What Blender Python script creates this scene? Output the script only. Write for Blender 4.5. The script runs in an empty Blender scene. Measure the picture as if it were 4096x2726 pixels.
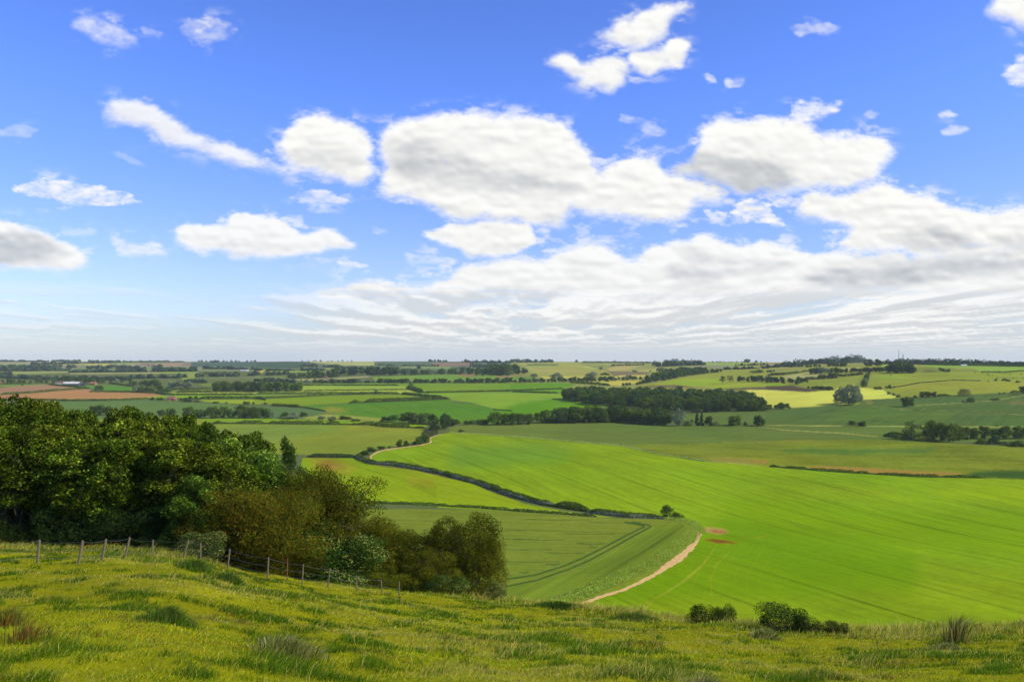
import bpy, math, random
import numpy as np

RS = np.random.RandomState
F = 796.0          # focal length in pixels of a 1024 px wide frame
R0 = 359.0         # row of the eye level
CU = 512.0
scene = bpy.context.scene
COL = scene.collection

# ------------------------------------------------------------------ helpers
def srgb(c):
    c = np.asarray(c, float) / 255.0
    return np.where(c <= 0.04045, c / 12.92, ((c + 0.055) / 1.055) ** 2.4)

def _hash(ix, iy, seed):
    h = (ix.astype(np.int64) * 374761393 + iy.astype(np.int64) * 668265263 + seed * 1442695041) & 0xFFFFFFFF
    h = ((h ^ (h >> 13)) * 1274126177) & 0xFFFFFFFF
    return ((h ^ (h >> 16)) & 0xFFFFFF) / float(0xFFFFFF)

def vnoise(x, y, seed=0):
    x = np.asarray(x, float); y = np.asarray(y, float)
    ix = np.floor(x); iy = np.floor(y)
    fx = x - ix; fy = y - iy
    fx = fx * fx * fx * (fx * (fx * 6 - 15) + 10); fy = fy * fy * fy * (fy * (fy * 6 - 15) + 10)
    a = _hash(ix, iy, seed); b = _hash(ix + 1, iy, seed)
    c = _hash(ix, iy + 1, seed); d = _hash(ix + 1, iy + 1, seed)
    return (a + (b - a) * fx) * (1 - fy) + (c + (d - c) * fx) * fy

def fbm(x, y, octaves=4, seed=0, gain=0.5):
    s = 0; a = 1; t = 0
    for o in range(octaves):
        s = s + a * vnoise(x * 2 ** o + 17.3 * o, y * 2 ** o - 9.1 * o, seed + o); t += a; a *= gain
    return s / t

def sstep(a, b, x):
    t = np.clip((x - a) / (b - a), 0, 1)
    return t * t * (3 - 2 * t)

def mesh_np(name, V, polys, mats, cols=None, extra=None, smooth=False, mat_idx=None):
    """V (n,3); polys: list of (m,k) index arrays"""
    me = bpy.data.meshes.new(name)
    V = np.ascontiguousarray(V, dtype=np.float32)
    me.vertices.add(len(V)); me.vertices.foreach_set('co', V.ravel())
    loops = np.concatenate([p.ravel() for p in polys]).astype(np.int32)
    sizes = np.concatenate([np.full(len(p), p.shape[1]) for p in polys])
    starts = np.concatenate([[0], np.cumsum(sizes)[:-1]]).astype(np.int32)
    me.loops.add(len(loops)); me.loops.foreach_set('vertex_index', loops)
    me.polygons.add(len(sizes)); me.polygons.foreach_set('loop_start', starts)
    try: me.polygons.foreach_set('loop_total', sizes.astype(np.int32))
    except Exception: pass
    if mat_idx is not None: me.polygons.foreach_set('material_index', np.asarray(mat_idx, np.int32))
    me.update(calc_edges=True)
    me.polygons.foreach_set('use_smooth', np.full(len(sizes), smooth))
    if cols is not None:
        a = me.color_attributes.new('col', 'FLOAT_COLOR', 'POINT')
        c = np.ones((len(V), 4), np.float32); c[:, :cols.shape[1]] = cols
        a.data.foreach_set('color', c.ravel())
    if extra:
        for k, v in extra.items():
            v = np.asarray(v, np.float32)
            if v.ndim == 1:
                a = me.attributes.new(k, 'FLOAT', 'POINT'); a.data.foreach_set('value', v)
            else:
                a = me.attributes.new(k, 'FLOAT_VECTOR', 'POINT'); a.data.foreach_set('vector', v.ravel())
    for m in (mats if isinstance(mats, (list, tuple)) else [mats]): me.materials.append(m)
    return me

def link(name, data, parent=None, loc=None):
    o = bpy.data.objects.new(name, data); COL.objects.link(o)
    if parent is not None: o.parent = parent
    if loc is not None: o.location = loc
    return o

def tag(o, label=None, cat=None, group=None, kind=None):
    if label: o['label'] = label
    if cat: o['category'] = cat
    if group: o['group'] = group
    if kind: o['kind'] = kind
    return o

# geometry collector of tubes / boxes
class MB:
    def __init__(s): s.v = []; s.f4 = []; s.f3 = []; s.n = 0
    def add(s, V, q=None, t=None):
        s.v.append(np.asarray(V, float))
        if q is not None and len(q): s.f4.append(np.asarray(q) + s.n)
        if t is not None and len(t): s.f3.append(np.asarray(t) + s.n)
        s.n += len(V)
    def tube(s, P, R, k=6):
        P = np.asarray(P, float); m = len(P); V = []
        for i in range(m):
            d = P[min(i + 1, m - 1)] - P[max(i - 1, 0)]; d /= np.linalg.norm(d) + 1e-9
            a = np.cross(d, [0.3, 0.9, 0.1] if abs(d[2]) > 0.8 else [0, 0, 1]); a /= np.linalg.norm(a) + 1e-9
            b = np.cross(d, a)
            th = np.arange(k) * 2 * math.pi / k
            V.append(P[i] + R[i] * (np.cos(th)[:, None] * a + np.sin(th)[:, None] * b))
        V = np.concatenate(V); q = []
        for i in range(m - 1):
            for j in range(k): q.append([i * k + j, i * k + (j + 1) % k, (i + 1) * k + (j + 1) % k, (i + 1) * k + j])
        V = np.vstack([V, P[-1]])
        s.add(V, q, [[(m - 1) * k + j, (m - 1) * k + (j + 1) % k, m * k] for j in range(k)])
    def box(s, x0, x1, y0, y1, z0, z1):
        V = [(x, y, z) for z in (z0, z1) for y in (y0, y1) for x in (x0, x1)]
        s.add(V, [[0, 2, 3, 1], [4, 5, 7, 6], [0, 1, 5, 4], [2, 6, 7, 3], [0, 4, 6, 2], [1, 3, 7, 5]])
    def mesh(s, name, m, **k):
        polys = []
        if s.f4: polys.append(np.concatenate(s.f4))
        if s.f3: polys.append(np.concatenate(s.f3))
        return mesh_np(name, np.concatenate(s.v), polys, m, **k)

# ------------------------------------------------------------------ materials
def newmat(name):
    m = bpy.data.materials.new(name); m.use_nodes = True
    nt = m.node_tree; nt.nodes.clear()
    out = nt.nodes.new('ShaderNodeOutputMaterial')
    return m, nt, out

def N(nt, t, **k):
    n = nt.nodes.new(t)
    for a, b in k.items():
        if a.startswith('i_'): n.inputs[int(a[2:])].default_value = b
        else: setattr(n, a, b)
    return n

def simple_mat(name, rgb, rough=0.8, noise=0.25, scale=3.0, metal=0.0):
    m, nt, out = newmat(name); L = nt.links
    p = N(nt, 'ShaderNodeBsdfPrincipled'); p.inputs['Roughness'].default_value = rough; p.inputs['Metallic'].default_value = metal
    tc = N(nt, 'ShaderNodeTexCoord'); nz = N(nt, 'ShaderNodeTexNoise'); nz.inputs['Scale'].default_value = scale; nz.inputs['Detail'].default_value = 5
    L.new(tc.outputs['Object'], nz.inputs['Vector'])
    mr = N(nt, 'ShaderNodeMapRange'); mr.inputs[3].default_value = 1 - noise; mr.inputs[4].default_value = 1 + noise
    L.new(nz.outputs['Fac'], mr.inputs[0])
    vm = N(nt, 'ShaderNodeVectorMath', operation='MULTIPLY'); vm.inputs[0].default_value = rgb[:3]
    L.new(mr.outputs[0], vm.inputs[1]); L.new(vm.outputs[0], p.inputs['Base Color']); L.new(p.outputs[0], out.inputs[0])
    return m

def leaf_mat(name, transl=0.3, vary=0.25):
    m, nt, out = newmat(name); L = nt.links
    at = N(nt, 'ShaderNodeAttribute', attribute_name='col')
    oi = N(nt, 'ShaderNodeObjectInfo')
    mr = N(nt, 'ShaderNodeMapRange'); mr.inputs[3].default_value = 1 - vary; mr.inputs[4].default_value = 1 + vary
    L.new(oi.outputs['Random'], mr.inputs[0])
    vm = N(nt, 'ShaderNodeVectorMath', operation='MULTIPLY')
    L.new(at.outputs['Color'], vm.inputs[0]); L.new(mr.outputs[0], vm.inputs[1])
    hs = N(nt, 'ShaderNodeHueSaturation')
    m2 = N(nt, 'ShaderNodeMath', operation='MULTIPLY_ADD'); m2.inputs[1].default_value = 7.31; m2.inputs[2].default_value = 0.13
    fr = N(nt, 'ShaderNodeMath', operation='FRACT'); L.new(oi.outputs['Random'], m2.inputs[0]); L.new(m2.outputs[0], fr.inputs[0])
    mh = N(nt, 'ShaderNodeMapRange'); mh.inputs[3].default_value = 0.488; mh.inputs[4].default_value = 0.512
    L.new(fr.outputs[0], mh.inputs[0]); L.new(mh.outputs[0], hs.inputs['Hue']); L.new(vm.outputs[0], hs.inputs['Color'])
    d = N(nt, 'ShaderNodeBsdfDiffuse'); t = N(nt, 'ShaderNodeBsdfTranslucent'); mx = N(nt, 'ShaderNodeMixShader'); mx.inputs[0].default_value = transl
    L.new(hs.outputs[0], d.inputs[0]); L.new(hs.outputs[0], t.inputs[0]); L.new(d.outputs[0], mx.inputs[1]); L.new(t.outputs[0], mx.inputs[2])
    L.new(mx.outputs[0], out.inputs[0])
    return m

M_LEAF = leaf_mat('leaves', 0.36, 0.22)
M_HEDGE = leaf_mat('hedge_leaves', 0.2, 0.12)
M_GRASS = leaf_mat('grass_blades', 0.45, 0.0)
M_BARK = simple_mat('bark', (0.085, 0.07, 0.052), 0.9, 0.4, 6)
M_PALEBARK = simple_mat('pale_bark', (0.13, 0.12, 0.085), 0.85, 0.4, 6)
M_POST = simple_mat('weathered_post', (0.15, 0.125, 0.07), 0.85, 0.4, 14)
M_WIRE = simple_mat('wire', (0.16, 0.16, 0.15), 0.5, 0.1, 5, 0.5)
M_RUST = simple_mat('rusty_iron', (0.25, 0.07, 0.04), 0.8, 0.3, 20)

# ------------------------------------------------------------------ terrain
YN = np.array([60, 150, 250, 400, 600, 900, 1000, 1150, 1300, 1500, 1800, 2500, 3300, 4200, 6000, 9500], float)
ZC = [  # u column, z at YN
    (-500, [-57, -57, -60, -60, -58, -54, -52.5, -50.5, -48, -44, -38, -23, -9.5, -12, -22, -40]),
    (100,  [-57, -57, -60, -60, -58, -54, -52.5, -50.5, -48, -44, -38, -23, -9.5, -12, -22, -40]),
    (450,  [-57, -57, -60, -61, -59, -54, -52, -50, -47, -43, -36, -21, -8.5, -12, -22, -40]),
    (620,  [-57, -57, -60, -61, -59, -54, -51, -49, -45.5, -40, -32, -16, -10, -13, -22, -40]),
    (740,  [-57, -57, -60, -61, -58, -51, -48, -42, -36, -28, -18, -9.5, -11, -14, -22, -40]),
    (830,  [-57, -57, -60, -60, -57, -48, -42, -32, -23, -14.5, -9, -10.5, -13, -16, -24, -40]),
    (930,  [-57, -57, -60, -60, -55, -43, -35, -23, -12.5, -9.6, -10.5, -13, -16, -18, -25, -40]),
    (1024, [-57, -57, -60, -60, -53, -39, -32, -21, -12.5, -10.5, -11, -14, -16, -18, -25, -40]),
    (1500, [-57, -57, -60, -60, -53, -39, -32, -21, -12.5, -10.5, -11, -14, -16, -18, -25, -40]),
]
UCOLS = np.array([c[0] for c in ZC], float)
ZTAB = np.array([c[1] for c in ZC], float)
_yl = np.linspace(math.log(50), math.log(10500), 400)
_tabs = []
for row in ZTAB:
    z = np.interp(_yl, np.log(YN), row)
    k = np.exp(-0.5 * (np.arange(-12, 13) / 5.0) ** 2); k /= k.sum()
    _tabs.append(np.convolve(np.pad(z, 12, mode='edge'), k, 'valid'))
_uf = np.linspace(-500, 1500, 201)
_T = np.array([np.interp(_uf, UCOLS, np.array(_tabs)[:, j]) for j in range(400)]).T   # (201,400)
_k = np.exp(-0.5 * (np.arange(-8, 9) / 3.0) ** 2); _k /= _k.sum()
_T = np.apply_along_axis(lambda a: np.convolve(np.pad(a, 8, mode='edge'), _k, 'valid'), 0, _T)

CRU = np.array([-2500, 0, 400, 700, 820, 1000, 1300, 1600, 2000, 2300, 2600, 2850, 3100, 3500, 4096, 6500]) / 4.0
CRR = np.array([2175, 2178, 2185, 2200, 2225, 2275, 2320, 2358, 2400, 2430, 2470, 2490, 2520, 2530, 2515, 2500]) / 4.0
CRD = np.array([46, 46, 45, 44, 45, 48, 51, 53, 50, 46, 40, 36, 33, 32, 32, 32], float)
_cu = np.linspace(CRU[0], CRU[-1], 900)
def _sm(v):
    k = np.exp(-0.5 * (np.arange(-20, 21) / 7.0) ** 2); k /= k.sum()
    return np.convolve(np.pad(np.interp(_cu, CRU, v), 20, mode='edge'), k, 'valid')
_cr = _sm(CRR); _cd = _sm(CRD)

def near_h(x, y):
    t = x / np.maximum(y, 3.0)
    u = CU + F * np.clip(t, -1.4, 1.4)
    yc = np.interp(u, _cu, _cd); rc = np.interp(u, _cu, _cr)
    zc = -yc * (rc - R0) / F
    k = -(zc + 1.7) / yc
    d = np.maximum(y - yc, 0.0)
    a = 0.012; dm = np.maximum((0.56 - k) / (2 * a), 0)
    dd = np.minimum(d, dm)
    z = -1.7 - k * np.minimum(y, yc) - (k * d + a * dd * dd + 2 * a * dm * np.maximum(d - dm, 0))
    z = z + (fbm(x * 0.16, y * 0.16, 3, 5) - 0.5) * 0.55 * sstep(4, 14, y) + (fbm(x * 0.8, y * 0.8, 3, 9) - 0.5) * 0.26 * sstep(60, 40, y)
    return z

def valley_h(x, y):
    yy = np.clip(y, 60, 10400)
    u = CU + F * np.clip(x / np.maximum(yy, 60), -1.27, 1.24)
    fu = (u + 500) / 10.0; fy = (np.log(yy) - _yl[0]) / (_yl[1] - _yl[0])
    iu = np.clip(np.floor(fu).astype(int), 0, 199); iy = np.clip(np.floor(fy).astype(int), 0, 398)
    a = np.clip(fu - iu, 0, 1); b = np.clip(fy - iy, 0, 1)
    z = (_T[iu, iy] * (1 - a) + _T[iu + 1, iy] * a) * (1 - b) + (_T[iu, iy + 1] * (1 - a) + _T[iu + 1, iy + 1] * a) * b
    amp = np.interp(yy, [60, 150, 300, 1500, 2500, 4500], [0, 0.6, 2.4, 3.4, 3.0, 2.0])
    z = z + (fbm(x / 210.0, y / 260.0, 3, 21) - 0.5) * 2 * amp
    # broad swells of the big near field
    z = z + 3.2 * np.exp(-((x - 50) / 110.0) ** 2 - ((y - 430) / 70.0) ** 2)
    z = z - 3.0 * np.exp(-((x - 190) / 110.0) ** 2 - ((y - 300) / 60.0) ** 2)
    z = z + 2.0 * np.exp(-((x + 60) / 60.0) ** 2 - ((y - 360) / 50.0) ** 2)
    return z

def H(x, y):
    a = near_h(x, y); b = valley_h(x, y)
    m = np.maximum(a, b); d = np.abs(a - b)
    return m + 3.0 * np.log1p(np.exp(-d / 3.0)) * sstep(60, 75, y)

_YS = np.concatenate([np.arange(4, 180, 0.5), np.geomspace(180, 9500, 1600)])
def hit(u, r, ymin=130.0):
    """world point seen at pixel (u, r)"""
    t = (u - CU) / F
    ys = _YS[_YS >= ymin]
    for _ in range(60):
        s = (r - R0) / F
        z = H(t * ys, ys)
        vis = z >= -s * ys
        if vis.any():
            i = int(np.argmax(vis))
            if i > 0:
                g0 = z[i - 1] + s * ys[i - 1]; g1 = z[i] + s * ys[i]
                y = ys[i - 1] + (ys[i] - ys[i - 1]) * (-g0) / (g1 - g0 + 1e-12)
            else: y = ys[0]
            return np.array([t * y, y, float(H(np.array([t * y]), np.array([y]))[0])])
        r += 0.25
    return np.array([t * 5000, 5000, -10.0])

REG = {'A1': (0, 1380, .43463), 'A2': (1024, 1380, .43463), 'A3': (2048, 1380, .43463), 'A4': (3072, 1380, .43463),
       'B1': (800, 1650, .4669), 'B2': (1800, 1620, .50934), 'B3': (2900, 1600, .50764), 'B4': (0, 1550, .50934),
       'C1': (700, 1800, .59423), 'C2': (1900, 1950, .50934), 'C3': (0, 2100, .50934), 'C4': (2600, 2300, .50934),
       'N': (0, 0, 1.0), 'S1': (0, 0, .9313), 'S2': (2048, 0, .9313)}
def nat(reg, x, y):
    a = REG[reg]; return a[0] + x * a[2], a[1] + y * a[2]
def hitz(reg, x, y, **k):
    a, b = nat(reg, x, y); return hit(a / 4, b / 4, **k)
def zpx(reg): return REG[reg][2] / 4.0   # render px per traced px

# ------------------------------------------------------------------ field map
RY0, RY1, SC = 1400, 2640, 0.5
HH, WW = int((RY1 - RY0) * SC), int(4096 * SC)
FC = np.zeros((HH, WW, 3)); FD = np.zeros((HH, WW, 4))   # colour ; (cos,sin of row dir, strength, mottling)
def npts(reg, pts): return np.array([nat(p[0], p[1], p[2]) if len(p) == 3 else nat(reg, *p) for p in pts])
def inpoly(P, X, Y):
    ins = np.zeros(X.shape, bool); n = len(P)
    for i in range(n):
        x0, y0 = P[i]; x1, y1 = P[(i + 1) % n]
        if y0 == y1: continue
        c = ((Y >= min(y0, y1)) & (Y < max(y0, y1))) & (X < x0 + (Y - y0) * (x1 - x0) / (y1 - y0))
        ins ^= c
    return ins
def fpoly(reg, pts, col, stripe=0.3, mott=0.3, dirp=None, soft=0.0):
    P = npts(reg, pts)
    x0 = max(0, int(P[:, 0].min() * SC) - 2); x1 = min(WW, int(P[:, 0].max() * SC) + 3)
    y0 = max(0, int((P[:, 1].min() - RY0 - soft * 2) * SC) - 2); y1 = min(HH, int((P[:, 1].max() - RY0 + soft * 2) * SC) + 3)
    x0 = max(0, x0 - int(soft)); x1 = min(WW, x1 + int(soft))
    if x1 <= x0 or y1 <= y0: return
    yy, xx = np.mgrid[y0:y1, x0:x1]
    X = xx / SC + 0.5; Y = yy / SC + RY0 + 0.5
    if soft:
        X = X + (fbm(xx / 14.0, yy / 5.0, 3, 3) - .5) * soft * 2; Y = Y + (fbm(xx / 14.0, yy / 5.0, 3, 4) - .5) * soft
    a = np.zeros(X.shape)
    for dx, dy in ((-.5, -.5), (.5, -.5), (-.5, .5), (.5, .5)): a += inpoly(P, X + dx, Y + dy) * 0.25
    if soft >= 8:
        sg = soft * SC * .45; kk = np.exp(-.5 * (np.arange(-int(2.5 * sg), int(2.5 * sg) + 1) / sg) ** 2); kk /= kk.sum(); hk = len(kk) // 2
        a = np.apply_along_axis(lambda q: np.convolve(np.pad(q, hk, mode='edge'), kk, 'valid'), 1, a)
        a = np.apply_along_axis(lambda q: np.convolve(np.pad(q, hk), kk, 'valid'), 0, a)
    if dirp is None:
        c = P.mean(0); ang = (c[0] * 0.013 + c[1] * 0.07) % 3.14
        d = (math.cos(ang), math.sin(ang))
    else:
        w0 = hitz(reg, *dirp[0]); w1 = hitz(reg, *dirp[1]); v = w1[:2] - w0[:2]; v /= np.linalg.norm(v) + 1e-9; d = (v[0], v[1])
    FC[y0:y1, x0:x1] = FC[y0:y1, x0:x1] * (1 - a[..., None]) + srgb(col) * a[..., None]
    if soft >= 8: FD[y0:y1, x0:x1, 2:] = FD[y0:y1, x0:x1, 2:] * (1 - a[..., None]) + np.array([stripe, mott]) * a[..., None]
    else: FD[y0:y1, x0:x1] = FD[y0:y1, x0:x1] * (1 - a[..., None]) + np.array([d[0], d[1], stripe, mott]) * a[..., None]
def fline(reg, pts, w, col, alpha=1.0, rough=0.0):
    P = npts(reg, pts)
    x0 = max(0, int(P[:, 0].min() * SC) - 12); x1 = min(WW, int(P[:, 0].max() * SC) + 12)
    y0 = max(0, int((P[:, 1].min() - RY0) * SC) - 12); y1 = min(HH, int((P[:, 1].max() - RY0) * SC) + 12)
    if x1 <= x0 or y1 <= y0: return
    yy, xx = np.mgrid[y0:y1, x0:x1]; X = xx / SC; Y = yy / SC + RY0
    D = np.full(X.shape, 1e9)
    for i in range(len(P) - 1):
        a, b = P[i], P[i + 1]; ab = b - a; L2 = (ab ** 2).sum() + 1e-9
        t = np.clip(((X - a[0]) * ab[0] + (Y - a[1]) * ab[1]) / L2, 0, 1)
        wd = w if np.isscalar(w) else (w[i] + (w[i + 1] - w[i]) * t)
        D = np.minimum(D, np.hypot(X - a[0] - t * ab[0], Y - a[1] - t * ab[1]) / (wd * 0.5))
    if rough: D = D + (fbm(xx / 5.0, yy / 5.0, 3, 8) - .5) * rough
    al = np.clip((1.25 - D) / 0.5, 0, 1)[..., None] * alpha
    FC[y0:y1, x0:x1] = FC[y0:y1, x0:x1] * (1 - al) + srgb(col) * al

FC[:] = srgb((95, 120, 70)); FD[:] = (1, 0, 0.2, 0.5)
# --- A1 far left
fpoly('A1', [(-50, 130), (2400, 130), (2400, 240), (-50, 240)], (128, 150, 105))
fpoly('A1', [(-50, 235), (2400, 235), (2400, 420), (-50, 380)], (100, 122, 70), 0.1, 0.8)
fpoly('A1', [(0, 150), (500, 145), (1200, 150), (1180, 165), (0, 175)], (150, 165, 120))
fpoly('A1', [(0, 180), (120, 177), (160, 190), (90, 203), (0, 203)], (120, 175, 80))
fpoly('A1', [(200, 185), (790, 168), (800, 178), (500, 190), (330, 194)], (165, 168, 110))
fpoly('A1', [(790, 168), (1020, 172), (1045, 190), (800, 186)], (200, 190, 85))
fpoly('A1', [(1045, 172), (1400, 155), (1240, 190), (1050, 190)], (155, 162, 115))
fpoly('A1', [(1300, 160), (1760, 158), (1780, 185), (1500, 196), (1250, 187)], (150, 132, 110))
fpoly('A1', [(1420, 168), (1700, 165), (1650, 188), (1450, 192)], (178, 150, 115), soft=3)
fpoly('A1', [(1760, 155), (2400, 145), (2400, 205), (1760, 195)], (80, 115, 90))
fpoly('A1', [(100, 243), (640, 240), (640, 252), (150, 266), (60, 262)], (145, 172, 95))
fpoly('A1', [(640, 252), (1830, 244), (1825, 258), (1100, 262), (640, 264)], (158, 172, 105))
fpoly('A1', [(1500, 246), (1830, 244), (1825, 256), (1500, 258)], (135, 185, 75))
fpoly('A1', [(1740, 260), (1830, 258), (1790, 300), (1700, 318), (1670, 310)], (140, 170, 70), soft=4)
fpoly('A1', [(1850, 285), (2400, 280), (2400, 320), (1800, 310)], (108, 130, 80), .1, .8)
fpoly('A1', [(0, 362), (400, 356), (440, 362), (130, 380), (0, 382)], (110, 165, 60))
fpoly('A1', [(0, 390), (230, 368), (440, 362), (600, 376), (740, 398), (560, 415), (300, 432), (0, 448)], (172, 135, 95), .4, .3, ((0, 440), (560, 412)))
fpoly('A1', [(740, 365), (1000, 366), (1210, 382), (1235, 420), (950, 422), (860, 395)], (92, 165, 45), .4, .3)
fpoly('A1', [(0, 455), (300, 437), (560, 418), (700, 405), (830, 405), (850, 428), (1200, 434), (1400, 440), (1490, 462), (1500, 475), (1230, 492), (760, 505), (0, 500)], (190, 142, 85), .35, .3, ((0, 500), (760, 500)))
fpoly('A1', [(1200, 494), (1380, 478), (1520, 458), (2400, 456), (2400, 486), (1850, 488), (1560, 480), (1380, 490)], (125, 185, 35))
fpoly('A1', [(1500, 446), (1580, 432), (2400, 428), (2400, 450), (1560, 453)], (160, 190, 75))
fpoly('A1', [(1580, 405), (1970, 388), (1975, 398), (1600, 408)], (165, 165, 100))
fpoly('A1', [(1560, 413), (1970, 402), (1980, 424), (1640, 428)], (130, 160, 60))
fpoly('A1', [(1860, 345), (1930, 350), (1970, 365), (1960, 378), (1850, 372)], (115, 150, 60))
fpoly('A1', [(-60, 500), (400, 515), (1000, 508), (1300, 506), (1560, 512), (1750, 525), (2120, 545), (2400, 570), (2400, 680), (-60, 680)], (98, 145, 72), .35, .25, ((400, 600), (1300, 590)))
fpoly('A1', [(1830, 500), (2400, 497), (2400, 540), (2100, 535), (1880, 518)], (140, 180, 45))
fpoly('A1', [(-100, 690), (1850, 676), (2400, 667), (2400, 706), (1930, 706), (-100, 720)], (125, 182, 32))
# --- A2
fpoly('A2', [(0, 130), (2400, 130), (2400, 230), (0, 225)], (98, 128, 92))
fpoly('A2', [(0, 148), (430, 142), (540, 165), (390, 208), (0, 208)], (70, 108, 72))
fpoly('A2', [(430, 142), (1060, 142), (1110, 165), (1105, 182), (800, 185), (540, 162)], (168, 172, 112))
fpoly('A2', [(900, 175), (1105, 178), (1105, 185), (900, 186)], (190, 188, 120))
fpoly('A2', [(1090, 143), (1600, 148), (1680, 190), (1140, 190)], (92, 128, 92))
fpoly('A2', [(1640, 163), (2000, 160), (2010, 180), (1700, 195), (1600, 180)], (155, 125, 100))
fpoly('A2', [(1340, 196), (1800, 200), (1780, 214), (1340, 208)], (135, 175, 85))
fpoly('A2', [(600, 212), (800, 195), (820, 210), (650, 225)], (140, 160, 90))
fpoly('A2', [(90, 236), (640, 231), (640, 246), (90, 252)], (135, 180, 65))
fpoly('A2', [(0, 232), (85, 232), (50, 258), (0, 250)], (205, 195, 80))
fpoly('A2', [(0, 286), (270, 284), (262, 312), (0, 318)], (115, 145, 80))
fpoly('A2', [(360, 310), (720, 300), (1030, 282), (1060, 292), (820, 308), (450, 325), (380, 318)], (180, 172, 110))
fpoly('A2', [(1060, 292), (1300, 280), (1660, 268), (2100, 260), (2400, 280), (2400, 330), (1840, 330), (1100, 325)], (115, 172, 58), .3)
fpoly('A2', [(1790, 264), (1990, 262), (2060, 284), (1960, 292)], (155, 128, 80), soft=3)
fpoly('A2', [(2180, 283), (2400, 275), (2400, 298), (2250, 300)], (158, 130, 85), soft=2)
fpoly('A2', [(395, 360), (660, 350), (2400, 348), (2400, 410), (2200, 420), (1560, 434), (1530, 430), (1430, 395), (1310, 370), (430, 368)], (112, 172, 38), .5, .3, ((1500, 370), (1700, 420)))
fpoly('A2', [(405, 366), (1400, 373), (1430, 404), (1000, 410), (440, 418)], (145, 188, 65), .3)
fpoly('A2', [(0, 427), (430, 421), (1420, 408), (1500, 434), (1320, 442), (800, 442), (0, 446)], (158, 192, 62), .3)
fpoly('A2', [(-20, 455), (160, 450), (760, 452), (400, 470), (60, 485), (-20, 485)], (118, 162, 62), .3)
fpoly('A2', [(-20, 500), (110, 492), (400, 478), (760, 460), (1220, 452), (1340, 452), (1640, 485), (1490, 500), (860, 528), (400, 556), (240, 545), (-20, 530)], (122, 168, 35), .3, .35)
fpoly('A2', [(1340, 450), (1560, 440), (2200, 428), (2400, 432), (2400, 606), (2200, 588), (1980, 525), (1800, 505), (1780, 490), (1680, 482), (1500, 462)], (128, 185, 50), .4, .3)
fpoly('A2', [(400, 560), (850, 537), (1780, 498), (1810, 525), (1980, 532), (2170, 588), (2400, 612), (2400, 720), (1900, 715), (1150, 700), (800, 650), (660, 610), (560, 580)], (88, 160, 40), .7, .3, ((830, 560), (960, 620)))
fpoly('A2', [(600, 585), (700, 572), (860, 600), (800, 615), (680, 605)], (150, 150, 62), soft=14)
fpoly('A2', [(-20, 560), (160, 563), (380, 572), (640, 608), (610, 640), (480, 670), (-20, 680)], (92, 138, 76), .2)
fpoly('A2', [(430, 670), (640, 628), (800, 645), (1150, 668), (1200, 705), (970, 692), (700, 690)], (142, 165, 70), .1, .8, soft=4)
fpoly('A2', [(-20, 671), (700, 685), (1400, 715), (1570, 740), (1560, 757), (1000, 727), (-20, 708)], (125, 182, 25), .2)
# --- A3
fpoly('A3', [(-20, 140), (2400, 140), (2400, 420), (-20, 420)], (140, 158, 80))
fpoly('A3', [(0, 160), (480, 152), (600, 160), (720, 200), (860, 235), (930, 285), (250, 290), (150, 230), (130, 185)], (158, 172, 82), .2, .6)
fpoly('A3', [(130, 170), (430, 172), (430, 184), (150, 190)], (98, 130, 65), soft=3)
fpoly('A3', [(220, 225), (560, 228), (700, 238), (500, 246), (230, 240)], (185, 172, 95), .1, .4, soft=5)
fpoly('A3', [(640, 200), (870, 172), (970, 178), (740, 216)], (175, 188, 105))
fpoly('A3', [(700, 195), (850, 180), (940, 182), (760, 208)], (120, 150, 70))
fpoly('A3', [(870, 215), (970, 190), (1400, 180), (1365, 238), (900, 238)], (150, 152, 95), .2)
fpoly('A3', [(880, 212), (980, 190), (1180, 188), (1080, 225), (900, 238)], (195, 178, 100), .2)
fpoly('A3', [(1080, 232), (1360, 216), (1365, 240), (1100, 242)], (190, 182, 90), .2)
fpoly('A3', [(880, 238), (1290, 245), (1240, 268), (940, 280)], (138, 122, 88))
fpoly('A3', [(940, 290), (1000, 275), (1235, 272), (1210, 292), (950, 308)], (212, 198, 85))
fpoly('A3', [(270, 288), (680, 285), (680, 302), (270, 305)], (205, 195, 90))
fpoly('A3', [(520, 340), (700, 325), (1215, 314), (1220, 335), (1000, 372), (700, 352)], (208, 195, 85), .3, .2)
fpoly('A3', [(0, 278), (190, 290), (240, 312), (0, 312)], (100, 172, 60))
fpoly('A3', [(0, 272), (170, 280), (0, 288)], (160, 130, 85))
fpoly('A3', [(1770, 162), (2200, 160), (2130, 182), (1780, 184)], (140, 188, 85))
fpoly('A3', [(1590, 195), (1780, 182), (2060, 184), (1950, 215), (1830, 210)], (150, 150, 108))
fpoly('A3', [(1090, 378), (1300, 350), (1650, 285), (1940, 232), (2400, 212), (2400, 335), (1730, 378), (1400, 382)], (148, 168, 65), .3, .5)
fpoly('A3', [(1310, 357), (1500, 312), (1900, 300), (1960, 340), (1730, 380)], (148, 188, 50), .4, .3, ((1350, 350), (1850, 310)))
fpoly('A3', [(1740, 380), (1960, 345), (2400, 333), (2400, 378), (1900, 398)], (148, 185, 55), .2)
fpoly('A3', [(1090, 378), (1500, 362), (1700, 385), (1400, 390)], (128, 110, 72), .2, .3, soft=2)
fpoly('A3', [(1850, 400), (2080, 392), (2400, 378), (2400, 410), (2000, 410)], (112, 98, 66), .2)
fpoly('A3', [(2080, 410), (2400, 408), (2400, 585), (2280, 560), (2180, 425)], (212, 212, 105), .3, .2)
fpoly('A3', [(-20, 347), (480, 344), (600, 362), (480, 396), (-20, 412)], (98, 172, 28), .4, .3, ((0, 350), (100, 400)))
fpoly('A3', [(-20, 418), (470, 402), (450, 440), (200, 430), (-20, 428)], (105, 180, 35), .3)
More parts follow.
